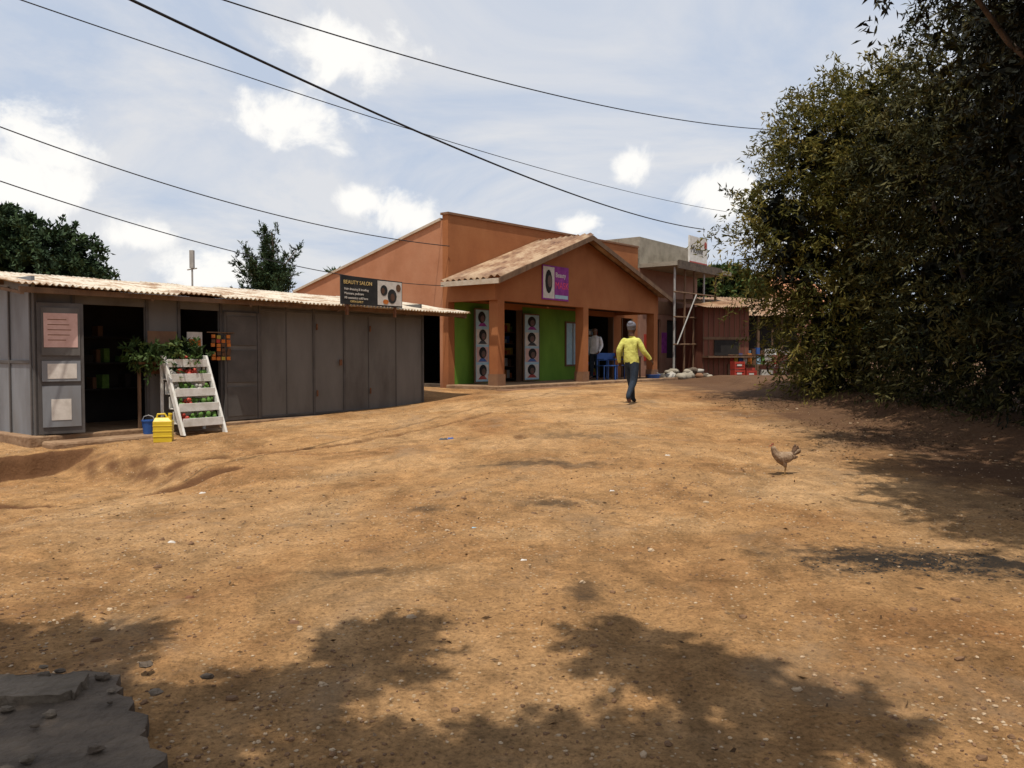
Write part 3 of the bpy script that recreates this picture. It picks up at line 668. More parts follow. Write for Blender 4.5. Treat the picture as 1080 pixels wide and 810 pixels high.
b.prism([FQ.p(0,pd-.18,LZ),FQ.p(9,pd-.18,LZ),FQ.p(9,pd-.18,EZ),FQ.p(PT,pd-.18,PK),FQ.p(0,pd-.18,EZ)][::-1],[FQ.p(0,pd,LZ),FQ.p(9,pd,LZ),FQ.p(9,pd,EZ),FQ.p(PT,pd,PK),FQ.p(0,pd,EZ)][::-1],m_orange)
b.box(FQ,0,.18,.0,pd-.18,LZ,EZ-.06,m_orange); b.box(FQ,8.82,9,.0,pd-.18,LZ,EZ-.06,m_orange)
b.box(FQ,.18,8.82,0.013,pd-.18,LZ+.1,LZ+.13,m_woodd)
parts.append(b.obj('porch_gable_and_columns'))
b=MB()
for nm,t0,eg in (('porch_roof_left',-.3,0),('porch_roof_right',9.3,9)):
    sl=(PK-EZ)/abs(PT-eg); z0=EZ-.3*sl+.08; z1=PK+.08
    parts.append(corrug(nm,FQ.p(t0,.02,z0),FQ.p(t0,pd+.38,z0)-FQ.p(t0,.02,z0),FQ.p(PT,.02,z1)-FQ.p(t0,.02,z0),m_roofpan,pitch=.2,amp=.032))
    z0-=.03; z1-=.03
    b.hexa([FQ.p(t0,pd+.36,z0-.14),FQ.p(PT,pd+.36,z1-.14),FQ.p(PT,pd+.40,z1-.14),FQ.p(t0,pd+.40,z0-.14),FQ.p(t0,pd+.36,z0),FQ.p(PT,pd+.36,z1),FQ.p(PT,pd+.40,z1),FQ.p(t0,pd+.40,z0)],m_wood)
b.box(FQ,-.33,-.29,.03,pd+.36,EZ-.2,EZ-.07,m_trim)
parts.append(b.obj('barge_boards'))
b=MB(); b.box(FQ,2.05,3.35,pd+.002,pd+.03,3.05,4.0,m_purple); b.box(FQ,2.08,2.62,pd+.03,pd+.036,3.09,3.96,m_paper)
b.disc(FQ,2.34,pd+.040,3.55,.17,.33,m_hair); b.disc(FQ,2.38,pd+.044,3.56,.10,.17,m_skin); b.box(FQ,2.66,3.31,pd+.03,pd+.036,3.1,3.2,m_sky)
parts.append(b.obj('gable_sign_board'))
parts.append(text('gable_sign_lettering','MASK',FQ,2.66,pd+.034,3.38,.27,m_magenta,.004)); parts.append(text('gable_sign_lettering','Beauty',FQ,2.68,pd+.034,3.7,.19,m_white,.003))
group('orange_shop_building',parts)
def poster(t0,t1,d,z0,z1):
    b=MB(); b.box(FQ,t0,t1,d,d+.04,z0,z1,m_wood); b.box(FQ,t0+.04,t1-.04,d+.04,d+.045,z0+.04,z1-.04,m_sky)
    n=4; h=(z1-z0-.1)/n; w=(t1-t0)
    for i in range(n):
        zc=z0+.05+h*(i+.5); tc=(t0+t1)/2
        b.box(FQ,t0+.06,t1-.06,d+.046,d+.049,zc-h*.43,zc+h*.43,[m_paper,m_pink,m_paper,m_sky][i])
        b.prism([FQ.p(tc+w*a,d+.050,zc+h*c) for a,c in ((-.30,-.40),(.30,-.40),(.12,-.2),(-.12,-.2))],[FQ.p(tc+w*a,d+.052,zc+h*c) for a,c in ((-.30,-.40),(.30,-.40),(.12,-.2),(-.12,-.2))],[m_red,m_blue,m_black,m_purple][i])
        tc+=random.uniform(-.03,.03)
        b.disc(FQ,tc-.01,d+.055,zc+.05,w*.26,h*.33,m_hair); b.disc(FQ,tc+.02,d+.058,zc+.01,w*.14,h*.2,m_skin); b.disc(FQ,tc+.02,d+.060,zc-h*.05,w*.05,h*.015,m_red)
    return b.obj('hairstyle_poster_board')
poster(.88,1.52,.15,zp+.02,2.8); poster(3.15,3.95,.15,zp+.02,2.75)

# ---------------------------------------------------------------- second concrete shop with canopy
parts=[]; b=MB(); zg=.6
b.box(FQ,10.62,15.7,-3.2,0,4.9,5.9,m_conc)
m_pp=M('pinkish_plaster',[(.24,.12,.08),(.33,.18,.12)],scale=2)
wall(b,FQ,10.62,15.7,0,.2,zg,4.75,[(11.3,12.4,.75,2.9),(12.9,14.4,1.4,2.9)],m_pp)
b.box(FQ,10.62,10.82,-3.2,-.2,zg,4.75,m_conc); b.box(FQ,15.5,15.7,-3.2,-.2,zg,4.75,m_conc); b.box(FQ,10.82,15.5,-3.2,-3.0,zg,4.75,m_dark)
b.box(FQ,10.62,15.7,-3.2,1.5,4.752,4.898,m_conc); 
b.box(FQ,10.7,14.6,1.5,1.56,4.65,4.95,m_concd)
parts.append(b.obj('walls_and_canopy'))
b=MB(); b.box(FQ,12.0,13.6,1.3,1.36,4.98,6.0,m_white); b.box(FQ,12.0,13.6,1.36,1.365,4.98,5.05,m_red)
parts.append(b.obj('sign_panel')); parts.append(text('sign_lettering','Mobile',FQ,12.08,1.37,5.38,.40,m_black,.003)); 
b=MB(); b.disc(FQ,13.42,1.372,5.75,.12,.14,m_red); parts.append(b.obj('sign_logo'))
b=MB()
for t in (10.75,11.6,12.4,13.3,14.4):
    b.tube([FQ.p(t,1.35,.6),FQ.p(t+.03,1.35,4.7)],.04,m_steel if int(t*10)%2 else m_wood,7)
for z in (1.9,2.9,3.8): b.tube([FQ.p(10.6,1.42,z),FQ.p(14.5,1.42,z+.05)],.03,m_wood,7)
b.tube([FQ.p(10.8,1.46,1.9),FQ.p(12.4,1.46,3.8)],.025,m_steel,7)
parts.append(b.obj('scaffold_poles'))
b=MB(); b.box(FQ,11.3,12.4,-.15,-.1,.75,2.9,m_dark); b.box(FQ,12.9,14.4,-.15,-.1,1.4,2.9,m_dark); b.box(FQ,12.45,12.85,.0,.03,1.6,2.4,m_purple); b.box(FQ,11.0,11.25,.0,.03,1.3,2.3,m_red)  # dark sheets fill the openings in place of indoor shade
b.box(FQ,10.85,14.4,.0,.04,3.1,3.6,m_brownp)
parts.append(b.obj('shaded_openings_and_panels'))
group('concrete_shop_building',parts)
parts=[]; b=MB(); F=Frame((7.15,30.2),(.93,.36)); b.box(F,0,2.1,-1.8,0,.55,3.35,m_redwood)
for i in range(9): b.box(F,.02+i*.235,.04+i*.235,0,.02,.6,3.3,m_wood)
b.box(F,0,2.1,.0,.04,2.1,2.2,m_wood); b.box(F,.5,1.6,.02,.05,1.5,2.08,m_dark); b.box(F,-.02,2.12,.02,.4,1.42,1.48,m_wood)
parts.append(b.obj('board_walls')); parts.append(corrug('tin_roof',F.p(-.25,.5,3.3),F.p(2.35,0,0)-F.p(-.25,0,0),F.p(0,-2.1,3.75)-F.p(0,.5,3.3),m_roofpan)); group('wooden_kiosk',parts)
parts=[]; b=MB(); F=Frame((9.3,34.5),(.98,.2)); b.box(F,0,3.2,-2.2,0,.6,3.3,m_dark); b.box(F,0,3.2,.0,.04,.6,1.6,m_redwood)  # solid dark box stands in for the shade beneath the roof
for t in (0,1.0,2.1,3.1): b.box(F,t,t+.1,.5,.6,.6,3.15,m_wood)
parts.append(b.obj('walls')); parts.append(corrug('tin_roof',F.p(-.5,.8,3.15),F.p(3.6,0,0)-F.p(-.5,0,0),F.p(0,-2.3,4.15)-F.p(0,.8,3.15),m_roofpan,pitch=.15)); group('market_stall_shed',parts)
b=MB(); F=Frame((10.9,36.5),(.98,.2)); b.box(F,0,5,-.25,0,.5,3.2,m_brick); b.box(F,-.03,5.03,-.28,.03,3.2,3.28,m_concd); b.obj('brick_wall')
parts=[]; b=MB(); F=Frame((12.4,46),(.98,.2)); b.box(F,0,6,-5,0,.6,4.6,m_orange); b.box(F,1,2,0,.02,1.8,3.2,m_dark); parts.append(b.obj('walls'))
m_tile=M('rusty_roof_tile',[(.30,.12,.06),(.42,.2,.1)],scale=3)
b=MB(); b.prism([F.p(-.4,.4,4.6),F.p(-.4,-5.4,4.6),F.p(-.4,-2.5,6.4)],[F.p(6.4,.4,4.6),F.p(6.4,-5.4,4.6),F.p(6.4,-2.5,6.4)],m_tile); parts.append(b.obj('gable_roof')); group('plastered_house',parts)

# street clutter
b=MB()
for i in range(24):
    x=5.2+random.uniform(0,2.0); y=28.4+random.uniform(-.3,.7)+(x-5.2)*.3; s=random.uniform(.08,.22)
    b.ball((x,y,g(x,y)+s*.5+random.choice([0,0,.2])),(s*random.uniform(1,1.6),s,s*random.uniform(.6,.95)),random.choice([m_sack,m_sack,m_conc,m_concd,m_brownp]),n=9,m=6,jit=.16)
b.obj('pile_of_sacks',smooth=True)
def crate(x,y,k=2):
    b=MB(); F=Frame((x,y),(.95,.3)); z=g(x,y)
    for i in range(k):
        zz=z+i*.3
        for t in (0,.38): b.box(F,t,t+.04,-.3,0,zz,zz+.28,m_red)
        for h in (0,.1,.2): b.box(F,.04,.38,-.04,-.01,zz+h,zz+h+.07,m_red); b.box(F,.04,.38,-.29,-.26,zz+h,zz+h+.07,m_red)
        b.box(F,.04,.38,-.26,-.04,zz,zz+.02,m_red); b.box(F,.1,.3,-.01,-.003,zz+.12,zz+.18,m_paper)
        for a in (.1,.2,.3):
            for c in (-.2,-.1): b.tube([F.p(a,c,zz+.02),F.p(a,c,zz+.2),F.p(a,c,zz+.27)],[.035,.035,.014],m_dark,7)
    return b.obj('bottle_crate')
crate(7.95,28.7,2); crate(8.5,29.1,1)
b=MB(); F=Frame((8.3,30.6),(.95,.3)); z=g(8.5,30.2)
for k in range(11):
    t=k*.2; h=random.uniform(.2,.45); b.box(F,t,t+.16,-.3,-.02,z+.52,z+.52+h,PAL[k%10]); b.box(F,t,t+.15,-.5,-.34,z+.9,z+.9+h*.7,PAL[(k*3+1)%10])
for zz in (.48,.86): b.box(F,-.1,2.3,-.6,.02,z+zz,z+zz+.03,m_wood)
for t in (-.1,1.1,2.25): b.box(F,t,t+.05,-.6,-.55,z,z+1.9,m_wood); b.box(F,t,t+.05,-.03,.02,z,z+.48,m_wood)
b.box(F,.0,.5,-.2,.0,z,z+.3,m_white); b.box(F,.7,1.1,-.2,.0,z,z+.38,m_red); b.box(F,1.4,1.9,-.2,.0,z,z+.3,m_sack); b.obj('market_goods_display')
# hand cart with goods
b=MB(); F=Frame((8.9,27.6),(.95,.3)); z=g(9.2,27.4)
b.box(F,0,1.2,-.6,0,z+.45,z+.5,m_wood); b.box(F,0,1.2,0,.03,z+.5,z+.72,m_redwood); b.box(F,1.2,1.9,-.08,-.03,z+.47,z+.52,m_wood); b.box(F,1.2,1.9,-.57,-.52,z+.47,z+.52,m_wood)
for d in (.06,-.66): 
    ring=[F.p(.55+.26*math.cos(2*math.pi*q/16),d,z+.27+.26*math.sin(2*math.pi*q/16)) for q in range(17)]; b.tube(ring,.025,m_dark,6)
    for q in range(4): b.tube([ring[q*2],ring[q*2+8]],.01,m_steel,4)
for k in range(4): b.box(F,.08+k*.27,.30+k*.27,-.5,-.08,z+.5,z+.72+random.uniform(.05,.25),[m_white,PAL[0],m_sack,PAL[3]][k])
b.obj('hand_cart',bevel=.004)
bucket('basin',(4.85,27.6,g(4.85,27.6)),.24,.2,m_blue)
def chair(F,mat,z):
    b=MB()
    for t,d in ((0,0),(.42,0),(0,-.42),(.42,-.42)): b.box(F,t,t+.035,d-.035,d,z,z+(.44 if d==0 else .85),mat)
    b.box(F,-.01,.465,-.46,.01,z+.44,z+.47,mat); b.box(F,.0,.455,-.455,-.425,z+.62,z+.86,mat)
    for t in (0,.42): b.box(F,t,t+.035,-.42,0,z+.64,z+.67,mat)
    return b.obj('plastic_chair',bevel=.006)
q=FQ.p(5.9,1.3,0); chair(Frame((q.x,q.y),(.9,.43)),m_blue,zp); q=FQ.p(6.9,1.2,0); chair(Frame((q.x,q.y),(.7,.71)),m_blue,zp)
b=MB(); b.box(FQ,7.3,8.4,.7,1.3,zp+.72,zp+.76,m_wood)
for t in (7.32,8.32):
    for d in (.74,1.24): b.box(FQ,t,t+.05,d,d+.05,zp,zp+.72,m_wood)
for k in range(6): b.box(FQ,7.4+k*.15,7.51+k*.15,.8,1.0,zp+.762,zp+.85+random.uniform(0,.15),PAL[k])
b.obj('wooden_table')
b=MB(); m_char=M('charcoal',[(.01,.01,.01),(.03,.028,.025)],scale=20)
for i in range(420):
    x=2.75+random.gauss(0,.33); y=5.27+random.gauss(0,.13); s=random.uniform(.002,.008); b.ball((x,y,g(x,y)+s*.2),(s*1.3,s,s*.7),m_char,n=6,m=4,jit=.2)
b.obj('charcoal_pile')
b=MB()
for x,y,s,mt in ((-1.0,11.7,.07,m_greyd),(-.9,11.75,.05,m_blue),(.08,5.4,.025,m_paper),(-1.15,4.2,.03,m_brownp),(-1.9,4.7,.03,m_rust),(.95,7.6,.025,m_paper),(-3.4,8.8,.04,m_paper),(-2.6,6.1,.03,m_paper),(1.9,9.8,.03,m_paper),(-.3,6.3,.02,m_sky)):
    z=g(x,y)-.004; b.hexa([(x-s,y-s*.6,z),(x+s,y-s*.5,z),(x+s*.8,y+s*.6,z),(x-s*.9,y+s*.5,z),(x-s*.8,y-s*.4,z+s*.35),(x+s*.7,y-s*.3,z+s*.6),(x+s*.6,y+s*.4,z+s*.3),(x-s*.6,y+s*.4,z+s*.5)],mt)
b.obj('litter_scraps')

# ---------------------------------------------------------------- wires
def wire(p,q,sag,r):
    p=Vector(p);q=Vector(q); b=MB(); n=48
    b.tube([p.lerp(q,i/n)-Vector((0,0,4*sag*(i/n)*(1-i/n))) for i in range(n+1)],r,m_wire,6); return b.obj('power_line',smooth=True)
wire((-4.15,8,5.18),(7.15,30,6.17),.42,.017)
wire((-4.0,10,6.0),(7.2,22,7.6),.35,.011)
wire((-7.8,12,6.92),(10.6,40,8.6),.4,.011)
wire((-9.25,14,5.6),(-1.66,21.45,4.4),.35,.011)
wire((-6.93,10.5,3.86),(-1.66,21.45,3.35),.33,.009)

# ---------------------------------------------------------------- people and chicken
def skin(V,E,R,lv=2,root=0):
    me=bpy.data.meshes.new('t'); me.from_pydata(V,E,[]); o=bpy.data.objects.new('t',me); COL.objects.link(o)
    s=o.modifiers.new('s','SKIN'); s.use_smooth_shade=True; s.branch_smoothing=.5
    for i,r in enumerate(R):
        sv=me.skin_vertices[0].data[i]; sv.radius=(r,r) if not hasattr(r,'__len__') else r; sv.use_root=(i==root)
    u=o.modifiers.new('u','SUBSURF'); u.levels=lv; u.render_levels=lv
    dg=bpy.context.evaluated_depsgraph_get(); dg.update(); out=bpy.data.meshes.new_from_object(o.evaluated_get(dg))
    bpy.data.objects.remove(o); return out
def person(name,loc,yaw,J,mats,hat=None):
    names=list(J); idx={n:i for i,n in enumerate(names)}
    V=[J[n][0] for n in names]; R=[J[n][1] for n in names]
    Ed=[('pelvis','waist','top'),('waist','chest','top'),('chest','neckb','top'),('neckb','neck','skin'),('neck','jaw','skin'),('jaw','head','skin'),('head','crown','hair')]
    for s in 'LR':
        Ed+=[('chest','sh'+s,'top'),('sh'+s,'el'+s,'top'),('el'+s,'wr'+s,'top'),('wr'+s,'ha'+s,'skin'),('pelvis','hip'+s,'leg'),('hip'+s,'kn'+s,'leg'),('kn'+s,'an'+s,'leg'),('an'+s,'to'+s,'shoe')]
    E=[(idx[a],idx[b]) for a,b,_ in Ed]
    body=skin(V,E,R,2,idx['pelvis'])
    bm=bmesh.new(); bm.from_mesh(body); order=['top','skin','hair','leg','shoe','hat','white','dark']
    segs=[(Vector(J[a][0]),Vector(J[b][0]),l,(J[a][1] if not hasattr(J[a][1],'__len__') else max(J[a][1]))) for a,b,l in Ed]
    hc=Vector(J['head'][0]); pz=J['pelvis'][0][2]; nz=J['neckb'][0][2]
    for f in bm.faces:
        c=f.calc_center_median(); best=1e9;lab='top'
        for a,b_,l,r in segs:
            d=b_-a; t=max(0,min(1,(c-a).dot(d)/d.length_squared)); q=(c-(a+d*t)).length-r*.5
            if q<best: best=q;lab=l
        if lab=='top' and c.z<pz-.07 and abs(c.x)<.17: lab='leg'
        if lab=='leg' and c.z>pz-.07: lab='top'
        if lab=='top' and c.z>nz+.01 and abs(c.x)<.1: lab='skin'
        if lab in('skin','hair') and c.z>hc.z-.1:
            if hat: lab='hat' if c.z>hc.z+.015-.6*(hc.y-c.y) else 'skin'
            else: lab='hair' if (c.z>hc.z+.05 or (c.y<hc.y-.03 and c.z>hc.z-.04)) else 'skin'
            if hat and c.y<hc.y-.01 and c.z>hc.z-.05: lab='hat'
        f.material_index=order.index(lab); f.smooth=True
    def add(me,mi):
        k=len(bm.faces); bm.from_mesh(me); bm.faces.ensure_lookup_table()
        for f in bm.faces[k:]: f.material_index=mi; f.smooth=True
    for s,sg in (('L',-1),('R',1)):
        w=Vector(J['wr'+s][0]); h=Vector(J['ha'+s][0]); d=(h-w).normalized(); across=Vector((0,1,0)); across=(across-d*across.dot(d)).normalized(); inn=d.cross(across)
        if inn.x*sg>0: inn=-inn
        for k,(o_,ln) in enumerate(((-.03,.062),(-.01,.078),(.01,.085),(.03,.075))):
            p0=h+across*o_*.9-d*.02; p1=h+across*o_*1.1+d*ln*.45; p2=p1+d*ln*.3+inn*.012; p3=p2+d*ln*.2+inn*.02
            add(skin([tuple(p) for p in (p0,p1,p2,p3)],[(0,1),(1,2),(2,3)],[.010,.009,.008,.007],1),1)
        p0=h+across*.02-d*.05; p1=p0+across*.03+d*.02; p2=p1+across*.012+d*.035+inn*.01
        add(skin([tuple(p) for p in (p0,p1,p2)],[(0,1),(1,2)],[.011,.010,.008],1),1)
    def sph(c,r,mi):
        k=len(bm.faces); bmesh.ops.create_uvsphere(bm,u_segments=12,v_segments=9,radius=1,matrix=Matrix.Translation(c)@Matrix.Diagonal((*r,1))); bm.faces.ensure_lookup_table()
        for f in bm.faces[k:]: f.material_index=mi; f.smooth=True
    for s in (-1,1):
        sph(hc+Vector((s*.031,.082,-.005)),(.013,.008,.007),6); sph(hc+Vector((s*.031,.088,-.005)),(.006,.004,.006),7)
        sph(hc+Vector((s*.082,-.0,-.02)),(.010,.017,.028),1)
    sph(hc+Vector((0,.092,-.035)),(.013,.014,.020),1); sph(hc+Vector((0,.078,-.07)),(.024,.010,.007),7)
    if hat:
        sph(hc+Vector((0,-.022,.045)),(.092,.105,.085),5); sph(hc+Vector((0,-.07,.085)),(.06,.06,.05),5)
    me=bpy.data.meshes.new(name); bm.to_mesh(me); bm.free()
    for o_ in order: me.materials.append(mats[o_])
    o=bpy.data.objects.new(name,me); COL.objects.link(o); o.location=loc; o.rotation_euler=(0,0,yaw); return o
m_jack=M('yellow_jacket',[(.34,.32,.06),(.54,.52,.13),(.42,.39,.07)],scale=9,bump=.8,bscale=11)
m_jean=M('dark_jeans',[(.010,.016,.026),(.024,.036,.055)],scale=20,bump=.1); m_bean=M('grey_beanie',[(.12,.12,.145),(.20,.20,.235)],scale=40,bump=.5)
m_shoe=M('sandal',[(.10,.05,.04),(.16,.08,.06)],scale=10); m_shirt=M('white_shirt',[(.5,.5,.52),(.66,.66,.68)],scale=9,bump=.2)
W={'pelvis':((0,0,.90),(.175,.14)),'waist':((.0,0,1.03),(.155,.125)),'chest':((-.01,.01,1.21),(.165,.13)),'neckb':((-.01,.01,1.36),(.085,.07)),'neck':((-.01,.02,1.42),.055),'jaw':((-.01,.04,1.475),(.075,.083)),'head':((-.01,.035,1.545),(.10,.112)),'crown':((-.01,.02,1.61),(.075,.085)),
 'shL':((-.155,-.01,1.30),.072),'elL':((-.235,-.11,1.08),.062),'wrL':((-.25,-.04,.88),.042),'haL':((-.255,-.0,.81),(.036,.022)),
 'shR':((.14,.02,1.30),.072),'elR':((.235,.03,1.08),.062),'wrR':((.34,.13,.93),.042),'haR':((.375,.165,.87),(.036,.022)),
 'hipL':((-.08,.02,.80),.115),'knL':((-.07,.15,.47),.078),'anL':((-.065,.25,.09),.05),'toL':((-.075,.40,.04),.042),
 'hipR':((.08,-.02,.80),.115),'knR':((.07,-.05,.46),.078),'anR':((.055,-.32,.16),.05),'toR':((.06,-.23,.045),.040)}
mats={'top':m_jack,'skin':m_skin,'hair':m_hair,'leg':m_jean,'shoe':m_shoe,'hat':m_bean,'white':m_white,'dark':m_hair}
person('walking_woman',(2.42,16.3,g(2.42,16.3)-.005),math.radians(-30),W,mats,hat=True)
Mn=dict(W); Mn.update({'pelvis':((0,0,.93),(.165,.13)),'waist':((0,0,1.07),(.165,.125)),'chest':((0,0,1.27),(.20,.14)),'neckb':((0,0,1.41),(.085,.07)),'neck':((0,.005,1.47),.06),'jaw':((0,.022,1.525),(.078,.085)),'head':((0,.015,1.595),(.10,.115)),'crown':((0,0,1.66),(.075,.088)),
 'shL':((-.18,0,1.36),.068),'elL':((-.235,-.02,1.09),.056),'wrL':((-.22,.14,.92),.04),'haL':((-.20,.19,.87),(.036,.022)),'shR':((.18,0,1.36),.068),'elR':((.235,-.02,1.09),.056),'wrR':((.24,.06,.86),.04),'haR':((.24,.08,.78),(.036,.022)),
 'hipL':((-.085,0,.82),.115),'hipR':((.085,0,.82),.115),'knL':((-.10,.03,.49),.078),'anL':((-.11,0,.09),.05),'toL':((-.12,.14,.04),.042),'knR':((.10,.03,.49),.078),'anR':((.11,0,.09),.05),'toR':((.12,.14,.04),.042)})
mats2=dict(mats); mats2.update({'top':m_shirt,'hat':m_hair})
q=FQ.p(6.25,.75,zp); person('standing_man',tuple(q),math.radians(150),Mn,mats2)

def chicken(loc,yaw):
    V=[(0,0,.20),(.07,0,.215),(.125,0,.26),(.14,0,.31),(.155,0,.345),(-.08,0,.215),(-.14,0,.25),(0.01,.035,.15),(0.0,.035,.085),(0.012,.035,.012),(.01,-.035,.15),(-.05,-.04,.085),(-.04,-.04,.012)]
    E=[(0,1),(1,2),(2,3),(3,4),(0,5),(5,6),(0,7),(7,8),(8,9),(0,10),(10,11),(11,12)]
    R=[(.092,.10),(.075,.085),(.045,.05),(.03,.032),(.032,.034),(.072,.075),(.035,.045),.04,.010,.008,.04,.010,.008]
    me=skin(V,E,R,2,0); bm=bmesh.new(); bm.from_mesh(me)
    for f in bm.faces:
        c=f.calc_center_median(); f.smooth=True; f.material_index=1 if c.z<.105 else (2 if c.x<-.09 else 0)
    def add(mi,fn):
        k=len(bm.faces); fn(); bm.faces.ensure_lookup_table()
        for f in bm.faces[k:]: f.material_index=mi
    add(1,lambda:bmesh.ops.create_cone(bm,segments=6,radius1=.011,radius2=.001,depth=.04,matrix=Matrix.Translation((.188,0,.350))@Matrix.Rotation(math.radians(100),4,'Y'),cap_ends=True))
    for k in range(3): add(3,lambda:bmesh.ops.create_uvsphere(bm,u_segments=6,v_segments=5,radius=1,matrix=Matrix.Translation((.170-.012*k,0,.372))@Matrix.Diagonal((.007,.003,.009,1))))
    for s in (-1,1):
        add(4,lambda:bmesh.ops.create_uvsphere(bm,u_segments=6,v_segments=5,radius=.005,matrix=Matrix.Translation((.165,s*.024,.352))))
        for k in range(5):
            m=Matrix.Translation((-.01-.022*k,s*(.076-.006*k),.215-.001*k))@Matrix.Rotation(math.radians(8),4,'Y')@Matrix.Diagonal((.06,.012,.040-.004*k,1))
            add(2 if k%2 else 0,lambda:bmesh.ops.create_uvsphere(bm,u_segments=10,v_segments=6,radius=1,matrix=m))
        y=.035*s+(-.0 if s>0 else -.005); x=.012 if s>0 else -.04
        for a in (-.5,0,.5,3.14):
            m=Matrix.Translation((x+.02*math.cos(a),y+.02*math.sin(a),.008))@Matrix.Rotation(a,4,'Z')@Matrix.Diagonal((.024,.005,.005,1))
            add(1,lambda:bmesh.ops.create_uvsphere(bm,u_segments=6,v_segments=4,radius=1,matrix=m))
    for k in range(8):
        a=math.radians(14+k*8); m=Matrix.Translation((-.105,0,.235))@Matrix.Rotation(a,4,'Y')@Matrix.Translation((-.065,(k%3-1)*.008,0))@Matrix.Diagonal((.075,.007,.020,1))
        add(2 if k%2 else 0,lambda:bmesh.ops.create_uvsphere(bm,u_segments=10,v_segments=6,radius=1,matrix=m))
    me2=bpy.data.meshes.new('chicken'); bm.to_mesh(me2); bm.free()
    m_comb=M('comb',[(.22,.04,.03),(.3,.06,.04)],bump=0)
    for m in (M('tan_feathers',[(.13,.075,.04),(.27,.18,.11),(.38,.28,.19)],scale=26,bump=.4,bscale=60),M('chicken_leg',[(.3,.18,.07)],bump=0),M('brown_feathers',[(.06,.03,.018),(.22,.13,.075)],scale=28,bump=.4,bscale=60),m_comb,m_black): me2.materials.append(m)
    o=bpy.data.objects.new('chicken',me2); COL.objects.link(o); o.location=loc; o.rotation_euler=(0,0,yaw); o.scale=(.9,.9,.9); return o
chicken((2.92,8.6,g(2.92,8.6)-.004),math.radians(195))

# ---------------------------------------------------------------- sun, sky, camera
EL=math.radians(72); hx,hy=-.1,-.995
sd=Vector((hx*math.cos(EL),hy*math.cos(EL),math.sin(EL))).normalized()
ld=bpy.data.lights.new('sun','SUN'); ld.energy=4.7; ld.angle=math.radians(.55); ld.color=(1,.94,.84)
so=bpy.data.objects.new('sun',ld); COL.objects.link(so); so.rotation_euler=sd.to_track_quat('Z','Y').to_euler(); so.location=(0,-5,30)
w=bpy.data.worlds.new('World'); scene.world=w; w.use_nodes=True; N=w.node_tree.nodes; L=w.node_tree.links; N.clear()
out=N.new('ShaderNodeOutputWorld'); bg=N.new('ShaderNodeBackground'); bg.inputs['Strength'].default_value=.1; L.new(bg.outputs[0],out.inputs[0])
sky=N.new('ShaderNodeTexSky'); sky.sky_type='NISHITA'; sky.sun_disc=False; sky.sun_elevation=EL; sky.sun_rotation=math.atan2(hx,hy); sky.dust_density=2
tc=N.new('ShaderNodeTexCoord'); D=tc.outputs['Generated']
sp=N.new('ShaderNodeSeparateXYZ'); L.new(D,sp.inputs[0])
def mth(op,a,b_=None,c=None):
    m=N.new('ShaderNodeMath'); m.operation=op
    for i,v in enumerate((a,b_,c)):
        if v is None: continue
        if isinstance(v,(int,float)): m.inputs[i].default_value=v
        else: L.new(v,m.inputs[i])
    return m.outputs[0]
den=mth('ADD',mth('MAXIMUM',sp.outputs[2],0.0),.22)
cb=N.new('ShaderNodeCombineXYZ'); L.new(mth('DIVIDE',sp.outputs[0],den),cb.inputs[0]); L.new(mth('DIVIDE',sp.outputs[1],den),cb.inputs[1])
def wn(sc,det,ro,vec,dist=0):
    n=N.new('ShaderNodeTexNoise'); n.inputs['Scale'].default_value=sc; n.inputs['Detail'].default_value=det; n.inputs['Roughness'].default_value=ro; n.inputs['Distortion'].default_value=dist; L.new(vec,n.inputs['Vector']); return n
hz=wn(1.3,7,.6,cb.outputs[0],.8)
r=N.new('ShaderNodeValToRGB'); r.color_ramp.elements[0].position=.38; r.color_ramp.elements[0].color=(5.6,6.4,7.8,1); r.color_ramp.elements[1].position=.60; r.color_ramp.elements[1].color=(7.9,8.0,8.3,1)
L.new(hz.outputs['Fac'],r.inputs['Fac'])
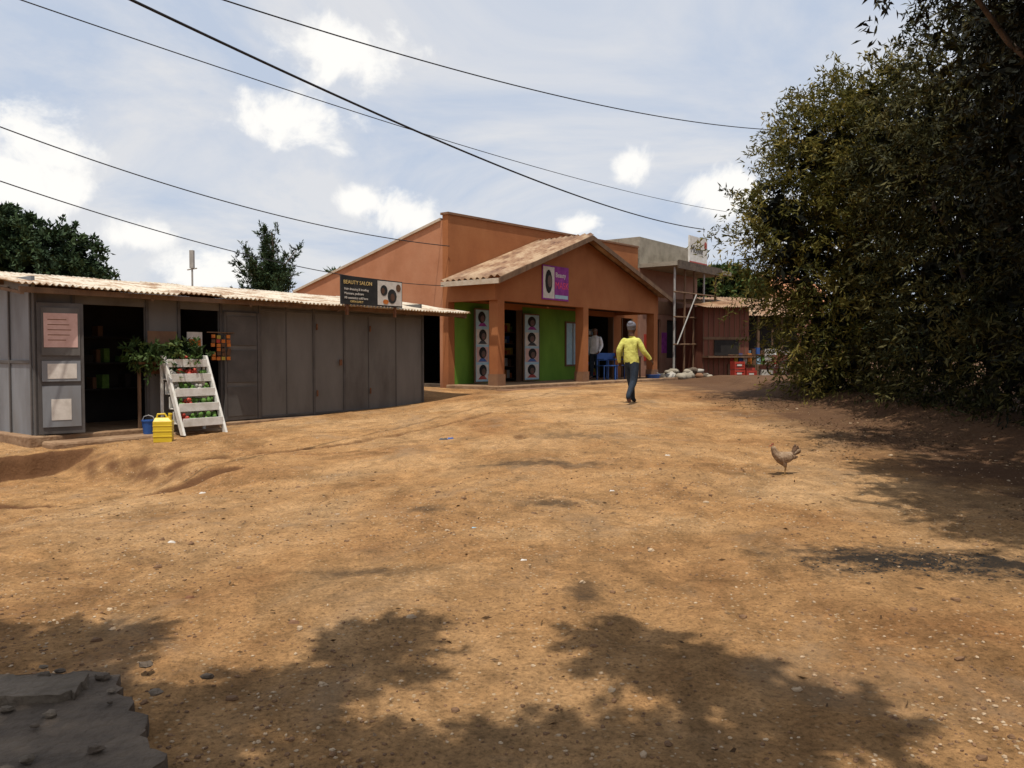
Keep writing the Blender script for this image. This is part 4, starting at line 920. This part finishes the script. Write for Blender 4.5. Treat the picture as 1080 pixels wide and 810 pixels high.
def mixc(f,a,b_):
    x=N.new('ShaderNodeMix'); x.data_type='RGBA'
    if isinstance(f,float): x.inputs[0].default_value=f
    else: L.new(f,x.inputs[0])
    for s,v in ((6,a),(7,b_)):
        if isinstance(v,tuple): x.inputs[s].default_value=(*v,1)
        else: L.new(v,x.inputs[s])
    return x.outputs[2]
c=mixc(.90,sky.outputs[0],r.outputs[0])
pn=wn(11,8,.6,D,.3)
tot=None
PUFF=[(-31,13.4,5.0,2.6),(-33,10.3,5.5,2.2),(-15.4,15.4,5.6,2.2),(-11.3,20,5,2.8),(-7.4,10.0,2.6,2.1),(-10.8,10.6,2.6,1.2),(8,12.8,2.3,1.6),(4.6,9.2,2.2,1.2),(14.3,10.9,3.4,1.7),(-25.3,7.6,3,1.4),(-21,5.4,4.2,1.8)]
for az,el,sa,se in PUFF:
    a=math.radians(az);e=math.radians(el); cv=Vector((math.sin(a)*math.cos(e),math.cos(a)*math.cos(e),math.sin(e)))
    sb=N.new('ShaderNodeVectorMath'); sb.operation='SUBTRACT'; L.new(D,sb.inputs[0]); sb.inputs[1].default_value=cv
    mu=N.new('ShaderNodeVectorMath'); mu.operation='MULTIPLY'; L.new(sb.outputs[0],mu.inputs[0]); k=1/math.radians(sa); kz=1/math.radians(se); mu.inputs[1].default_value=(k,k,kz)
    ln=N.new('ShaderNodeVectorMath'); ln.operation='LENGTH'; L.new(mu.outputs[0],ln.inputs[0])
    v=mth('SUBTRACT',1.0,ln.outputs['Value'])
    tot=v if tot is None else mth('MAXIMUM',tot,v)
pf=mth('SUBTRACT',pn.outputs['Fac'],.5)
f=mth('MULTIPLY_ADD',pf,3.4,tot)
mr=N.new('ShaderNodeMapRange'); mr.interpolation_type='SMOOTHSTEP'; L.new(f,mr.inputs[0]); mr.inputs[1].default_value=.1; mr.inputs[2].default_value=.75; mr.inputs[3].default_value=0; mr.inputs[4].default_value=.95
c=mixc(mr.outputs[0],c,(10.4,10.2,9.8))
L.new(c,bg.inputs['Color'])

cd=bpy.data.cameras.new('camera'); cd.lens=28.27; cd.sensor_width=36; cd.clip_end=3000; cd.clip_start=.05
co=bpy.data.objects.new('camera',cd); COL.objects.link(co); co.location=(0,0,1.5); co.rotation_euler=(math.radians(90-2.03),0,0); scene.camera=co
